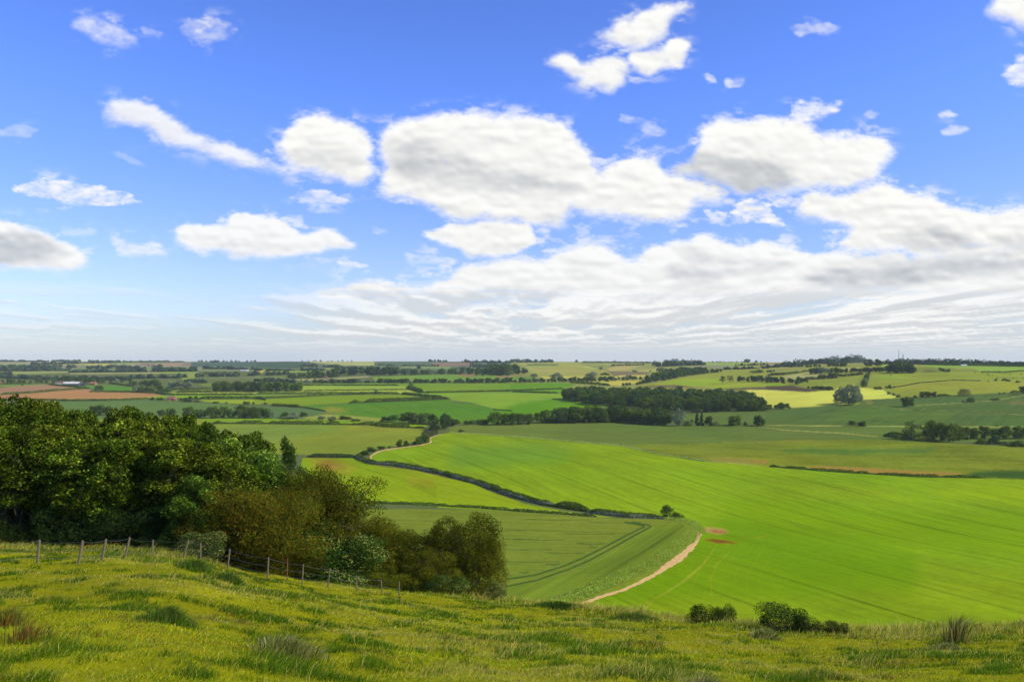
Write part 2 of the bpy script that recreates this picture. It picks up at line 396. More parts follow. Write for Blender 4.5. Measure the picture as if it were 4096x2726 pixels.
fpoly('A3', [(-20, 432), (440, 445), (800, 470), (800, 640), (-20, 640)], (128, 185, 52), .3)
fpoly('A3', [(-120, 590), (60, 530), (350, 499), (800, 528), (900, 560), (500, 650), (-200, 650)], (98, 172, 28), .4, .3, ((0, 560), (380, 510)), soft=12)
fpoly('A3', [(-20, 470), (700, 470), (1500, 480), (2100, 500), (2300, 560), (2400, 600), (1940, 608), (1600, 615), (1300, 592), (800, 552), (450, 497)], (60, 85, 35), .1, .8) if False else None
fpoly('A3', [(1540, 640), (1940, 608), (2400, 596), (2400, 745), (1500, 745)], (96, 134, 62), .4, .3, ((1600, 640), (2300, 605)))
fpoly('A3', [(-500, 738), (0, 722), (700, 704), (900, 700), (1100, 702), (1450, 738), (2400, 742), (2400, 800), (-500, 800)], (96, 142, 58), .5, .3, ((0, 760), (1000, 740)))
# --- A4
fpoly('A4', [(-20, 150), (2400, 150), (2400, 430), (-20, 430)], (140, 158, 68), .1, .7)
fpoly('A4', [(-20, 166), (130, 164), (60, 182), (-20, 182)], (165, 150, 118))
fpoly('A4', [(-20, 205), (400, 203), (310, 242), (-20, 246)], (145, 160, 82), .1, .7)
fpoly('A4', [(90, 292), (390, 246), (520, 268), (400, 302), (120, 312)], (182, 180, 108), .2, .5)
fpoly('A4', [(640, 215), (860, 200), (830, 220), (650, 230)], (180, 170, 118))
fpoly('A4', [(440, 165), (880, 158), (880, 172), (500, 185)], (145, 150, 95))
fpoly('A4', [(1040, 172), (1120, 168), (1060, 210)], (140, 185, 75))
fpoly('A4', [(1380, 188), (1500, 182), (2400, 198), (2400, 228), (2200, 246), (1960, 242), (1900, 215), (1600, 206)], (135, 190, 72), .3)
fpoly('A4', [(1370, 200), (1620, 206), (1900, 220), (1950, 245), (1370, 255)], (125, 150, 62), .1, .9, soft=4)
fpoly('A4', [(1440, 228), (1560, 232), (1570, 262), (1430, 258)], (95, 112, 58), soft=10)
fpoly('A4', [(940, 310), (1000, 258), (1370, 252), (1960, 245), (2400, 240), (2400, 440), (1600, 468), (1220, 480), (1070, 400), (940, 385)], (140, 168, 58), .1, .7)
fpoly('A4', [(1000, 265), (1180, 262), (1400, 290), (1200, 320), (1020, 300)], (135, 172, 58), .1, .9, soft=12)
fpoly('A4', [(1060, 405), (1400, 350), (1700, 320), (2360, 335), (2400, 440), (1600, 468), (1220, 482)], (146, 166, 58), .2, .6)
fpoly('A4', [(280, 355), (500, 310), (880, 272), (840, 345), (640, 392), (330, 372)], (138, 166, 62), .1, .7)
fpoly('A4', [(-20, 340), (120, 348), (210, 370), (-20, 376)], (135, 190, 45))
fpoly('A4', [(-20, 376), (220, 370), (380, 400), (500, 418), (370, 431), (-20, 410)], (98, 82, 62), .4, .4, ((0, 400), (370, 428)))
fpoly('A4', [(-20, 408), (370, 430), (500, 418), (620, 412), (640, 392), (860, 388), (1060, 408), (1100, 440), (1220, 484), (850, 502), (830, 520), (700, 548), (180, 577), (-20, 566)], (208, 212, 98), .5, .3, ((0, 500), (620, 440)))
fpoly('A4', [(700, 545), (860, 500), (850, 520), (840, 545), (700, 556)], (140, 185, 60))
fpoly('A4', [(-20, 598), (180, 582), (700, 553), (850, 540), (850, 510), (1220, 486), (1600, 470), (2000, 445), (2400, 428), (2400, 800), (-20, 800)], (86, 128, 58), .5, .5, ((200, 700), (700, 560)))
fpoly('A4', [(900, 515), (955, 518), (950, 540), (900, 532)], (160, 132, 70), soft=8)
fpoly('A4', [(700, 600), (1000, 560), (1700, 600), (1600, 700), (900, 720), (500, 690)], (92, 138, 54), .4, .8, soft=30)
fpoly('A4', [(2200, 520), (2400, 515), (2400, 545), (2250, 545)], (125, 128, 80), soft=10)
fline('A4', [(1335, 553), (1780, 527), (2100, 505), (2356, 455)], 3.0, (135, 165, 85), .9)
fline('A4', [(1210, 590), (1600, 600), (2000, 612), (2356, 637)], 2.6, (148, 165, 85), .8)
fline('A4', [(1230, 585), (1400, 596), (1900, 610), (2356, 630)], 2.0, (48, 70, 40), .8)
fline('A4', [(-20, 732), (400, 738), (740, 741), (1100, 742), (2400, 750)], 3.5, (175, 178, 90), .9)
fline('A4', [(940, 555), (1230, 585)], 1.5, (120, 150, 75), .7)
for a in ((1500, 620, 1330, 690), (1780, 620, 1620, 700), (2000, 630, 1860, 735), (2240, 645, 2100, 745), (700, 560, 160, 715), (560, 640, 440, 720)):
    fline('A4', [(a[0], a[1]), (a[2], a[3])], 1.5, (50, 95, 48), .45); fline('A4', [(a[0] + 14, a[1]), (a[2] + 16, a[3])], 1.5, (50, 95, 48), .45)
# --- B3 / B2 band above the big field
fpoly('B3', [(-20, 206), (500, 208), (1400, 208), (2400, 212), (2400, 330), (1300, 320), (700, 320), (-20, 330)], (100, 138, 60), .4, .3, ((0, 230), (700, 225)))
fpoly('B2', [(0, 160), (300, 160), (600, 140), (1300, 122), (1750, 160), (2400, 165), (2400, 300), (1340, 312), (600, 250), (100, 212), (0, 212)], (104, 140, 58), .6, .35, ((200, 190), (1500, 190)))
fpoly('B2', [(1340, 312), (1560, 308), (1900, 298), (2400, 285), (2400, 470), (1640, 384), (1440, 330)], (118, 147, 44), .6, 1.0, ((1500, 320), (2300, 330)))
fpoly('B3', [(-20, 330), (700, 312), (1250, 310), (2000, 350), (2400, 372), (2400, 625), (2000, 612), (1500, 596), (800, 556), (350, 522), (-20, 490)], (120, 148, 42), .7, 1.0, ((0, 420), (2300, 480)))
fpoly('B3', [(-20, 326), (700, 310), (700, 322), (-20, 336)], (135, 145, 50), soft=4)
fpoly('B3', [(-350, 225), (350, 225), (350, 300), (-350, 300)], (100, 138, 59), .4, .5, soft=90)
fpoly('B3', [(20, 95), (700, 95), (700, 185), (20, 185)], (90, 130, 58), .4, .5, soft=110)
fpoly('B3', [(2000, 560), (2400, 545), (2400, 622), (1800, 600)], (62, 112, 42), .5, .6, soft=10)  # darkness like a cloud shadow, painted into the field colour
fpoly('B3', [(400, 380), (1000, 390), (1700, 370), (1600, 410), (900, 430), (500, 410)], (88, 140, 52), .5, .6, soft=14)
fpoly('B3', [(-20, 460), (150, 458), (345, 480), (340, 494), (120, 486), (-20, 480)], (172, 138, 62), .3, .3, soft=4)
fpoly('B2', [(2000, 400), (2400, 420), (2400, 462), (2100, 440)], (150, 145, 60), soft=8)
fpoly('B3', [(600, 515), (1000, 525), (1750, 566), (1900, 572), (1700, 592), (1200, 580), (800, 545)], (172, 138, 62), .3, .3, soft=6)
fline('B3', [(160, 200), (500, 235), (900, 255), (1200, 285)], 3, (165, 172, 95), .8)
fline('B3', [(140, 195), (430, 235)], 2.5, (45, 70, 35), .7)
fline('B2', [(0, 210), (560, 248), (1000, 285), (1340, 313), (1500, 345), (1640, 380), (2000, 435), (2400, 468)], 7, (132, 150, 78), .85, 1.0)
fline('B3', [(0, 490), (350, 521), (800, 556)], 4, (150, 150, 70), .8)
for k in range(9):
    y0 = 165 + k * 13
    fline('B2', [(900 - k * 30, y0 + 8), (1400, y0), (2300, y0 + 14)], 1.6, (62, 105, 50), .35)
# --- B1 left fields
fpoly('B1', [(-1800, 75), (0, 62), (110, 93), (1480, 102), (1600, 118), (1930, 132), (1880, 230), (1680, 292), (1350, 355), (900, 358), (-1800, 300)], (128, 158, 52), .5, .5, ((1000, 330), (1850, 150)))
fpoly('B1', [(200, 100), (1200, 103), (900, 200), (300, 300), (0, 250)], (118, 160, 62), .5, .5, ((1000, 330), (1850, 150)), soft=30)
fpoly('B1', [(1200, 110), (1600, 118), (1900, 140), (1700, 170), (1300, 160)], (145, 158, 52), .4, .5, ((1000, 330), (1850, 150)), soft=20)
for (a, b) in (((850, 310), (1190, 210)), ((1150, 330), (1620, 210)), ((1200, 335), (1700, 200)), ((1250, 165), (1700, 150)), ((600, 190), (1000, 150))):
    fline('B1', [a, b], 1.6, (125, 110, 50), .5)
fpoly('B1', [(880, 385), (1340, 386), (1440, 430), (1600, 462), (1800, 480), (2050, 540), (2400, 650), (2400, 815), (1900, 790), (1400, 770), (800, 700)], (134, 178, 22), .6, .4, ((1300, 400), (2300, 720)))
fpoly('B1', [(930, 392), (1120, 402), (1350, 470), (1250, 500), (1050, 500), (960, 440)], (165, 108, 48), .5, .9, ((1000, 400), (1250, 490)), soft=34)
fpoly('B1', [(1700, 545), (1900, 560), (2200, 630), (2100, 640), (1850, 600)], (150, 158, 40), .5, .9, ((1300, 400), (2300, 720)), soft=30)
fline('B1', [(1360, 388), (1450, 440), (1600, 464), (1850, 490), (2080, 545), (2356, 640)], 4, (150, 120, 45), .7, 1.0)
fpoly('B2', [(-100, 560), (150, 600), (350, 690), (600, 775), (900, 830), (1300, 880), (1200, 878), (600, 835), (-100, 800)], (136, 181, 24), .5, .4, ((0, 640), (900, 850)))
# big green field
fpoly('B2', [(0, 214), (100, 212), (600, 252), (1000, 288), (1340, 316), (1640, 384), (2000, 440), (2356, 468), ('B3', 350, 524), ('B3', 800, 560), ('B3', 1500, 602), ('B3', 2400, 622), ('N', 4150, 2700), ('N', 2200, 2700), ('C2', 700, 960), ('C2', 930, 880), ('C2', 1400, 700), ('C2', 1600, 600), ('C2', 1800, 350),
             ('C2', 1750, 280), ('C2', 1600, 240), (1830, 880), (1640, 886), (1100, 820), (800, 775), (500, 700), (350, 640), (180, 590), (0, 530), ('B1', 1950, 500), ('B1', 1600, 445), ('B1', 1450, 400), ('B1', 1455, 365), ('B1', 1560, 325), ('B1', 1960, 255), ('B1', 1960, 222), ('B1', 2070, 180)], (130, 182, 26), .8, .55, (('100', 0) and (200, 300), (1500, 700)))
fpoly('B2', [(0, 300), (700, 290), (1000, 330), (900, 420), (300, 480), (0, 500)], (112, 174, 44), .7, .3, ((200, 300), (1500, 700)), soft=40)
fpoly('B3', [(0, 760), (400, 740), (1100, 850), (2400, 900), (2400, 1200), (0, 1100)], (122, 180, 12), .9, .3, ((500, 780), (1900, 1060)), soft=40)
fpoly('B3', [(1700, 700), (2400, 690), (2400, 800), (1700, 760)], (145, 192, 18), .6, .3, ((500, 780), (1900, 1060)), soft=30)
fpoly('B3', [(0, 940), (900, 1060), (1500, 1200), (1500, 1500), (-1000, 1600), (-800, 1000)], (112, 178, 12), .5, .35, ((-100, 1000), (-300, 1300)), soft=50)
fline('B3', [(100, 600), (500, 660), (900, 712), (1250, 730)], 2, (150, 150, 30), .5)
for a in (((560, 780), (900, 960), (1500, 1080)), ((700, 770), (1300, 950), (1900, 1060)), ((250, 800), (600, 1000), (1000, 1083)), ((1000, 760), (1700, 930), (2300, 1020)), ((1400, 740), (2000, 830), (2356, 900))):
    fline('B3', list(a), 2.0, (95, 148, 15), .5)
# field verge, path, wheat
fpoly('C2', [(-1300, 165), (0, 165), (600, 205), (1000, 236), (1480, 248), (1600, 262), (1720, 300), (1500, 500), (1100, 690), (640, 850), (400, 950), (-400, 1000), (-1300, 700)], (120, 150, 50), .5, .5, ((0, 300), (1000, 330)))
fpoly('C2', [(1390, 290), (1480, 255), (1600, 268), (1690, 300), (1500, 490), (1100, 680), (640, 840), (300, 960), (250, 780), (700, 690), (1000, 540), (1240, 380)], (114, 152, 44), .8, .3, ((1450, 320), (900, 640)))
for off, w in ((0, 7), (1, 7)):
    o = 55 * off
    fline('C2', [(1180 + o, 268), (1320 + o, 292), (1330 + o * .9, 302), (1180 + o, 375 + o * .1), (1000 + o, 470 + o * .2), (840 + o, 550 + o * .3), (700 + o * .6, 610 + o * .5), (480, 680 + o * .8), (250, 715 + o)], w, (52, 104, 42), .8, .4)
for (x0, x1, y) in ((640, 1100, 362), (800, 1020, 440), (300, 700, 408), (100, 500, 400), (560, 860, 512), (150, 600, 485), (200, 660, 580), (560, 660, 602), (900, 960, 465), (350, 420, 666), (100, 400, 335), (60, 200, 270), (400, 900, 250), (900, 1300, 272)):
    fline('C2', [(x0, y - 6), ((x0 + x1) / 2, y), (x1, y - 8 + (x1 - x0) * .01)], 4.5 if x1 - x0 < 300 else 3, (60, 108, 46), .7, .9)
for k in range(12):
    f = k / 12
    fline('C2', [(1410 + 240 * f, 285 + 5 * f), (1440 + 230 * f, 330), (1230 + 270 * f, 470 - 20 * f), (800 + 300 * f, 670 + 10 * f)], 1.8, (72, 118, 36), .5)
fpoly('C2', [(1480, 236), (1600, 232), (1750, 270), (1830, 345), (1740, 385), (1640, 490), (1500, 600), (1300, 715), (1000, 840), (740, 930), (480, 930), (660, 850), (900, 770), (1100, 670), (1300, 600), (1520, 470), (1700, 300), (1600, 262)], (124, 156, 50), .1, .9, soft=6)
for k in range(7):
    x = 1700 + k * 95; fline('C2', [(x + 200, 440), (x + 60, 640 + k * 10), (x - 40 + k * 25, 900)], 2.0, (165, 168, 45), .35, 1.5)
fline('C2', [(1880, 480), (1790, 600), (1650, 720), (1500, 820), (1340, 910)], [3, 8, 10, 6, 3], (170, 176, 60), .5, 1.8)
fline('C2', [(2000, 500), (1900, 600), (1850, 720), (1860, 860)], 3, (170, 165, 50), .6, 1.6)
fpoly('C2', [(1800, 305), (1880, 308), (1985, 330), (2005, 350), (1900, 362), (1820, 352)], (188, 148, 85), .1, .9, soft=8)
fpoly('C2', [(1860, 335), (1990, 338), (1990, 354), (1870, 352)], (165, 100, 50), .1, .9, soft=8)
fpoly('C2', [(1790, 408), (1860, 398), (1960, 410), (2095, 438), (1930, 436), (1850, 420)], (140, 70, 28), .1, .6, soft=8)
fline('C2', [(2080, 400), (2180, 395), (2290, 375)], 5, (150, 130, 40), .5, 2.0)

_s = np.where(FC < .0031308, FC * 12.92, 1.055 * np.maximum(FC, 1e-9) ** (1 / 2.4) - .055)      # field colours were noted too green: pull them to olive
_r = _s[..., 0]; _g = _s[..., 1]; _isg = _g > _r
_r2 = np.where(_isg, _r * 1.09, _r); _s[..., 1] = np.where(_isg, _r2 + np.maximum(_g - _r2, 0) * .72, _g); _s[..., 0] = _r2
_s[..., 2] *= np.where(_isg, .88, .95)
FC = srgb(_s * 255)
# ------------------------------------------------------------------ ground sheet
def ground():
    tf = np.arange(-0.69, 0.6901, 0.00098)
    tc = np.geomspace(0.69, 1.3, 26)[1:]
    T = np.concatenate([-tc[::-1], tf, tc])
    ys = list(np.arange(-12, 4, 0.6)) + list(np.arange(4, 50, 0.22)) + list(np.arange(50, 75, 0.6)) + list(np.arange(75, 150, 1.5))
    y = 150.0
    while y < 10000:
        ys.append(y); y += max(0.3, min(y * y * 0.48 / (58 * F), 14.0)) if y < 3600 else y * 0.06
    Y = np.array(ys)
    c = 22.0
    YY, TT = np.meshgrid(Y, T, indexing='ij')
    XX = TT * (YY + c)
    Z = np.empty_like(XX)
    for i in range(0, len(Y), 64): Z[i:i + 64] = H(XX[i:i + 64], YY[i:i + 64])
    # look up the field map at the projected place
    yy = np.maximum(YY, 5.0)
    u = (CU + F * XX / yy) * 4; r = (R0 - F * Z / yy) * 4
    u = u + (fbm(XX / 25.0, YY / 40.0, 2, 31) - .5) * 3.0
    fx = np.clip(u * SC, 0, WW - 1.01); fy = np.clip((r - RY0) * SC, 0, HH - 1.01)
    ix = fx.astype(int); iy = fy.astype(int); a = (fx - ix)[..., None]; b = (fy - iy)[..., None]
    def bil(A): return (A[iy, ix] * (1 - a) + A[iy, ix + 1] * a) * (1 - b) + (A[iy + 1, ix] * (1 - a) + A[iy + 1, ix + 1] * a) * b
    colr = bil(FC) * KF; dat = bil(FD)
    # hillside meadow in front
    uu = np.clip(CU + F * XX / yy, _cu[0], _cu[-1]); yc = np.interp(uu, _cu, _cd)
    w = 1 - sstep(0, 1, (YY - 118) / 14.0); w = w[..., None]
    mcol = srgb((150, 152, 24)) * KF
    mc = mcol * (0.75 + 0.5 * fbm(XX / 2.5, YY / 2.5, 4, 77)[..., None])
    colr = colr * (1 - w) + mc * w
    dat = dat * (1 - w) + np.array([1, 0, 0.0, 0.7]) * w
    nd = np.hypot(dat[..., 0], dat[..., 1]) + 1e-6
    dx, dy = dat[..., 0] / nd, dat[..., 1] / nd
    row = np.stack([XX * dy - YY * dx, XX * dx + YY * dy, np.zeros_like(XX)], -1)
    ny, nx = XX.shape
    idx = np.arange(ny * nx).reshape(ny, nx)
    q = np.stack([idx[:-1, :-1], idx[:-1, 1:], idx[1:, 1:], idx[1:, :-1]], -1).reshape(-1, 4)
    V = np.stack([XX, YY, Z], -1).reshape(-1, 3)
    me = mesh_np('ground', V, [q], M_GROUND, cols=colr.reshape(-1, 3),
                 extra={'row': row.reshape(-1, 3), 'stripe': dat[..., 2].ravel(), 'mott': dat[..., 3].ravel()}, smooth=True)
    o = link('ground', me); tag(o, kind='structure')
    print('ground verts', len(V))

def ground_mat():
    m, nt, out = newmat('farmland'); L = nt.links
    at = N(nt, 'ShaderNodeAttribute', attribute_name='col')
    row = N(nt, 'ShaderNodeAttribute', attribute_name='row')
    st = N(nt, 'ShaderNodeAttribute', attribute_name='stripe'); mo = N(nt, 'ShaderNodeAttribute', attribute_name='mott')
    geo = N(nt, 'ShaderNodeNewGeometry')
    # drilled rows : noise stretched along the row direction
    def stretched(sx, sy, scale, det):
        mp = N(nt, 'ShaderNodeVectorMath', operation='MULTIPLY'); mp.inputs[1].default_value = (sx, sy, 1)
        L.new(row.outputs['Vector'], mp.inputs[0])
        nz = N(nt, 'ShaderNodeTexNoise'); nz.inputs['Scale'].default_value = scale; nz.inputs['Detail'].default_value = det
        L.new(mp.outputs[0], nz.inputs['Vector']); return nz
    n1 = stretched(0.42, 0.02, 1.0, 5); n2 = stretched(0.10, 0.006, 1.0, 4)
    def noise(scale, det):
        nz = N(nt, 'ShaderNodeTexNoise'); nz.inputs['Scale'].default_value = scale; nz.inputs['Detail'].default_value = det; nz.inputs['Roughness'].default_value = 0.62
        L.new(geo.outputs['Position'], nz.inputs['Vector']); return nz
    n3 = noise(0.02, 9); n4 = noise(0.35, 7)
    def sub(n, k):
        a = N(nt, 'ShaderNodeMath', operation='SUBTRACT'); L.new(n.outputs['Fac'], a.inputs[0]); a.inputs[1].default_value = 0.5
        b = N(nt, 'ShaderNodeMath', operation='MULTIPLY'); L.new(a.outputs[0], b.inputs[0]); b.inputs[1].default_value = k; return b
    s = N(nt, 'ShaderNodeMath', operation='ADD'); L.new(sub(n1, 1.0).outputs[0], s.inputs[0]); L.new(sub(n2, 0.34).outputs[0], s.inputs[1])
    sm = N(nt, 'ShaderNodeMath', operation='MULTIPLY'); L.new(s.outputs[0], sm.inputs[0]); L.new(st.outputs['Fac'], sm.inputs[1])
    g = N(nt, 'ShaderNodeMath', operation='ADD'); L.new(sub(n3, 1.3).outputs[0], g.inputs[0]); L.new(sub(n4, 1.1).outputs[0], g.inputs[1])
    gm = N(nt, 'ShaderNodeMath', operation='MULTIPLY'); L.new(g.outputs[0], gm.inputs[0]); L.new(mo.outputs['Fac'], gm.inputs[1])
    tot = N(nt, 'ShaderNodeMath', operation='ADD'); L.new(sm.outputs[0], tot.inputs[0]); L.new(gm.outputs[0], tot.inputs[1])
    one = N(nt, 'ShaderNodeMath', operation='ADD'); L.new(tot.outputs[0], one.inputs[0]); one.inputs[1].default_value = 1.0; one.use_clamp = False
    sp = N(nt, 'ShaderNodeSeparateXYZ'); L.new(row.outputs['Vector'], sp.inputs[0])
    pp = N(nt, 'ShaderNodeMath', operation='PINGPONG'); L.new(sp.outputs[0], pp.inputs[0]); pp.inputs[1].default_value = 13.0
    tl = N(nt, 'ShaderNodeMapRange'); tl.inputs[1].default_value = 0.0; tl.inputs[2].default_value = 1.1; tl.inputs[3].default_value = 0.36; tl.inputs[4].default_value = 0.0
    L.new(pp.outputs[0], tl.inputs[0]); tm = N(nt, 'ShaderNodeMath', operation='MULTIPLY'); L.new(tl.outputs[0], tm.inputs[0]); L.new(st.outputs['Fac'], tm.inputs[1])
    os_ = N(nt, 'ShaderNodeMath', operation='SUBTRACT'); L.new(one.outputs[0], os_.inputs[0]); L.new(tm.outputs[0], os_.inputs[1])
    mx = N(nt, 'ShaderNodeMath', operation='MAXIMUM'); L.new(os_.outputs[0], mx.inputs[0]); mx.inputs[1].default_value = 0.3
    vm = N(nt, 'ShaderNodeVectorMath', operation='MULTIPLY'); L.new(at.outputs['Color'], vm.inputs[0]); L.new(mx.outputs[0], vm.inputs[1])
    # slight hue drift between yellowish and bluish green
    hs = N(nt, 'ShaderNodeHueSaturation'); mh = N(nt, 'ShaderNodeMapRange'); mh.inputs[1].default_value = 0.3; mh.inputs[2].default_value = 0.7
    mh.inputs[3].default_value = 0.485; mh.inputs[4].default_value = 0.515
    n5 = noise(0.008, 5); L.new(n5.outputs['Fac'], mh.inputs[0]); L.new(mh.outputs[0], hs.inputs['Hue']); L.new(vm.outputs[0], hs.inputs['Color'])
    d = N(nt, 'ShaderNodeBsdfDiffuse'); L.new(hs.outputs[0], d.inputs[0])
    bp = N(nt, 'ShaderNodeBump'); bp.inputs['Strength'].default_value = 0.5; bp.inputs['Distance'].default_value = 0.25
    L.new(n4.outputs['Fac'], bp.inputs['Height']); L.new(bp.outputs[0], d.inputs['Normal'])
    L.new(d.outputs[0], out.inputs[0])
    return m
KF = 0.74
M_GROUND = ground_mat()
ground()

# ------------------------------------------------------------------ path strip
def strip(name, reg, left, right, rgb, lift, n=80):
    A = npts(reg, left); B = npts(reg, right)
    def res(P):
        d = np.concatenate([[0], np.cumsum(np.hypot(*np.diff(P, axis=0).T))]); s = np.linspace(0, d[-1], n)
        return np.stack([np.interp(s, d, P[:, 0]), np.interp(s, d, P[:, 1])], 1)
    A = res(A); B = res(B); rng = RS(4); rows = []; K = 7
    for i in range(n):
        pa = hit(A[i, 0] / 4, A[i, 1] / 4); pb = hit(B[i, 0] / 4, B[i, 1] / 4)
        j0, j1 = rng.uniform(-.17, .17, 2)
        for k in range(K):
            f = k / (K - 1); f = f + (j0 * (1 - f) + j1 * f) * (1 if k in (0, K - 1) else .5)
            p = pa * (1 - f) + pb * f
            rows.append([p[0], p[1], float(H(np.array([p[0]]), np.array([p[1]]))[0]) + lift + (0.02 if 0 < k < K - 1 else -0.02)])
    V = np.array(rows); idx = np.arange(n * K).reshape(n, K)
    q = np.stack([idx[:-1, :-1], idx[:-1, 1:], idx[1:, 1:], idx[1:, :-1]], -1).reshape(-1, 4)
    o = link(name, mesh_np(name, V, [q], simple_mat(name + '_soil', rgb, .95, .45, .9), smooth=True)); return o
sandy = tuple(srgb((214, 172, 96)) * .92)
tag(strip('path', 'C2', [(1745, 352), (1725, 420), (1630, 495), (1560, 550), (1480, 600), (1400, 670), (1300, 725), (1150, 795), (1000, 838), (860, 890), (745, 930)],
      [(1785, 360), (1770, 400), (1720, 470), (1640, 560), (1560, 612), (1460, 668), (1350, 728), (1180, 806), (1020, 855), (880, 905), (800, 936)], sandy, 0.10), kind='structure')
tag(strip('path', 'B1', [(2060, 181), (1975, 210), (1958, 225), (1978, 248), (1900, 272), (1700, 298), (1560, 318), (1500, 340), (1452, 372), (1462, 395)],
      [(2062, 186), (1985, 213), (1970, 226), (1990, 254), (1900, 279), (1700, 304), (1568, 326), (1515, 344), (1466, 374), (1474, 400)], sandy, 0.2, 60), kind='structure')

# ------------------------------------------------------------------ foliage
def pal(base, spread, n, rng, hue=None):
    base = np.asarray(base, float)
    c = base[rng.randint(0, len(base), n)] if base.ndim == 2 else np.repeat(base[None], n, 0)
    return np.clip(c * (1 + rng.normal(0, spread, (n, 1))) * (1 + rng.normal(0, .06, (n, 3))), .004, .95)

def leaf_quads(P, Nn, S, C, rng, aspect=0.6, tang=None):
    n = len(P)
    Nn = Nn / (np.linalg.norm(Nn, axis=1, keepdims=True) + 1e-9)
    R = rng.normal(size=(n, 3)) if tang is None else tang + rng.normal(0, .35, (n, 3))
    T = R - (R * Nn).sum(1, keepdims=True) * Nn; T /= np.linalg.norm(T, axis=1, keepdims=True) + 1e-9
    B = np.cross(Nn, T); S = np.asarray(S)[:, None]
    fold = Nn * S * 0.18
    V = np.stack([P - T * S * .5, P + B * S * .5 * aspect + fold, P + T * S * .5, P - B * S * .5 * aspect + fold], 1).reshape(-1, 3)
    q = np.arange(4 * n).reshape(n, 4)
    return V, q, np.repeat(C, 4, 0)

def crown_arrays(lobes, n, size, base, rng, spread=.22, jit=.55, deep=.22, up=0.0, tang=None, aspect=.6, accents=None, hang=0.0, gap=.16, lobev=.12):
    L = np.asarray(lobes, float); c = L[:, :3]; r = L[:, 3:6]
    area = (r[:, 0] * r[:, 1] + r[:, 1] * r[:, 2] + r[:, 0] * r[:, 2]); k = rng.choice(len(L), int(n * 1.5), p=area / area.sum())
    d = rng.normal(size=(len(k), 3)); d[:, 2] += .25; d /= np.linalg.norm(d, axis=1, keepdims=True)
    bump = 0.86 + 0.3 * vnoise(d[:, 0] * 2.6 + k * 7.7, d[:, 1] * 2.6 + d[:, 2] * 2.1, 3)
    rad = bump * (1 - np.abs(rng.normal(0, deep, len(k))))
    P = c[k] + d * r[k] * rad[:, None]
    keep = np.ones(len(k), bool)
    for j in range(len(L)):
        q = (((P - c[j]) / r[j]) ** 2).sum(1) < .42
        keep &= ~(q & (k != j) & (rng.rand(len(k)) < .8))
    # gaps
    keep &= vnoise(P[:, 0] * 1.9 / (size * 9), P[:, 1] * 1.9 / (size * 9) + P[:, 2] * 1.7 / (size * 9), 11) > gap
    P = P[keep][:n]; d = d[keep][:n]; k = k[keep][:n]
    m = len(P); Nn = d / r[k] * r[k].mean() + rng.normal(0, jit, (m, 3)); Nn[:, 2] += up
    lobe_t = 1 + rng.normal(0, lobev, len(L))
    C = pal(base, spread, m, rng) * lobe_t[k][:, None]
    if accents:
        ac, frac, thr = accents
        nz = vnoise(P[:, 0] * 1.1, P[:, 1] * 1.1 + P[:, 2] * 1.3, 19)
        a = (nz > thr) & (rng.rand(m) < frac)
        C[a] = pal(ac, .12, a.sum(), rng)
    S = size * rng.uniform(.65, 1.35, m)
    P = P.copy(); P[:, 2] -= hang * rng.rand(m)
    return leaf_quads(P, Nn, S, C, rng, aspect, tang)

def lobes_for(kind, h, w, rng, n=14, base=.25):
    out = []
    hz = h * (1 - base) / 2; cz = h * base + hz
    if kind == 'round':
        out.append((0, 0, cz, w * .36, w * .36, hz * .72))
        for i in range(n):
            a = rng.uniform(0, 6.283); v = rng.uniform(-.75, .95); rr = math.sqrt(max(0, 1 - v * v)) * rng.uniform(.5, .78)
            s = rng.uniform(.17, .27) * w * (14.0 / max(n, 14)) ** .4
            out.append((math.cos(a) * rr * w / 2, math.sin(a) * rr * w / 2, cz + v * hz * .78, s, s, s * rng.uniform(.7, .95)))
    elif kind == 'spire':
        for i in range(n):
            f = i / (n - 1); s = w * .5 * (1 - f) ** .7 * .62 + w * .08; a = rng.uniform(0, 6.28); o = s * .45
            out.append((math.cos(a) * o, math.sin(a) * o, h * (base + (1 - base) * f * .95), s, s, h * (1 - base) / n * 1.2))
    elif kind == 'bush':
        out.append((0, 0, h * .42, w * .38, w * .38, h * .42))
        for i in range(n):
            a = rng.uniform(0, 6.283); v = rng.uniform(.12, .86); rr = (1 - abs(v - .35) ** 1.6 * 1.1) * rng.uniform(.45, .78); s = rng.uniform(.14, .24) * w * (14.0 / max(n, 14)) ** .4
            out.append((math.cos(a) * rr * w / 2, math.sin(a) * rr * w / 2, h * v, s, s, s * .9))
    elif kind == 'open':
        for i in range(n):
            a = rng.uniform(0, 6.283); v = rng.uniform(.2, 1); rr = rng.uniform(.2, .9) * (1 - .35 * v); s = rng.uniform(.09, .17) * w
            out.append((math.cos(a) * rr * w / 2, math.sin(a) * rr * w / 2, h * (base + (1 - base) * v) - s, s * 1.3, s * 1.3, s * .65))
    return out

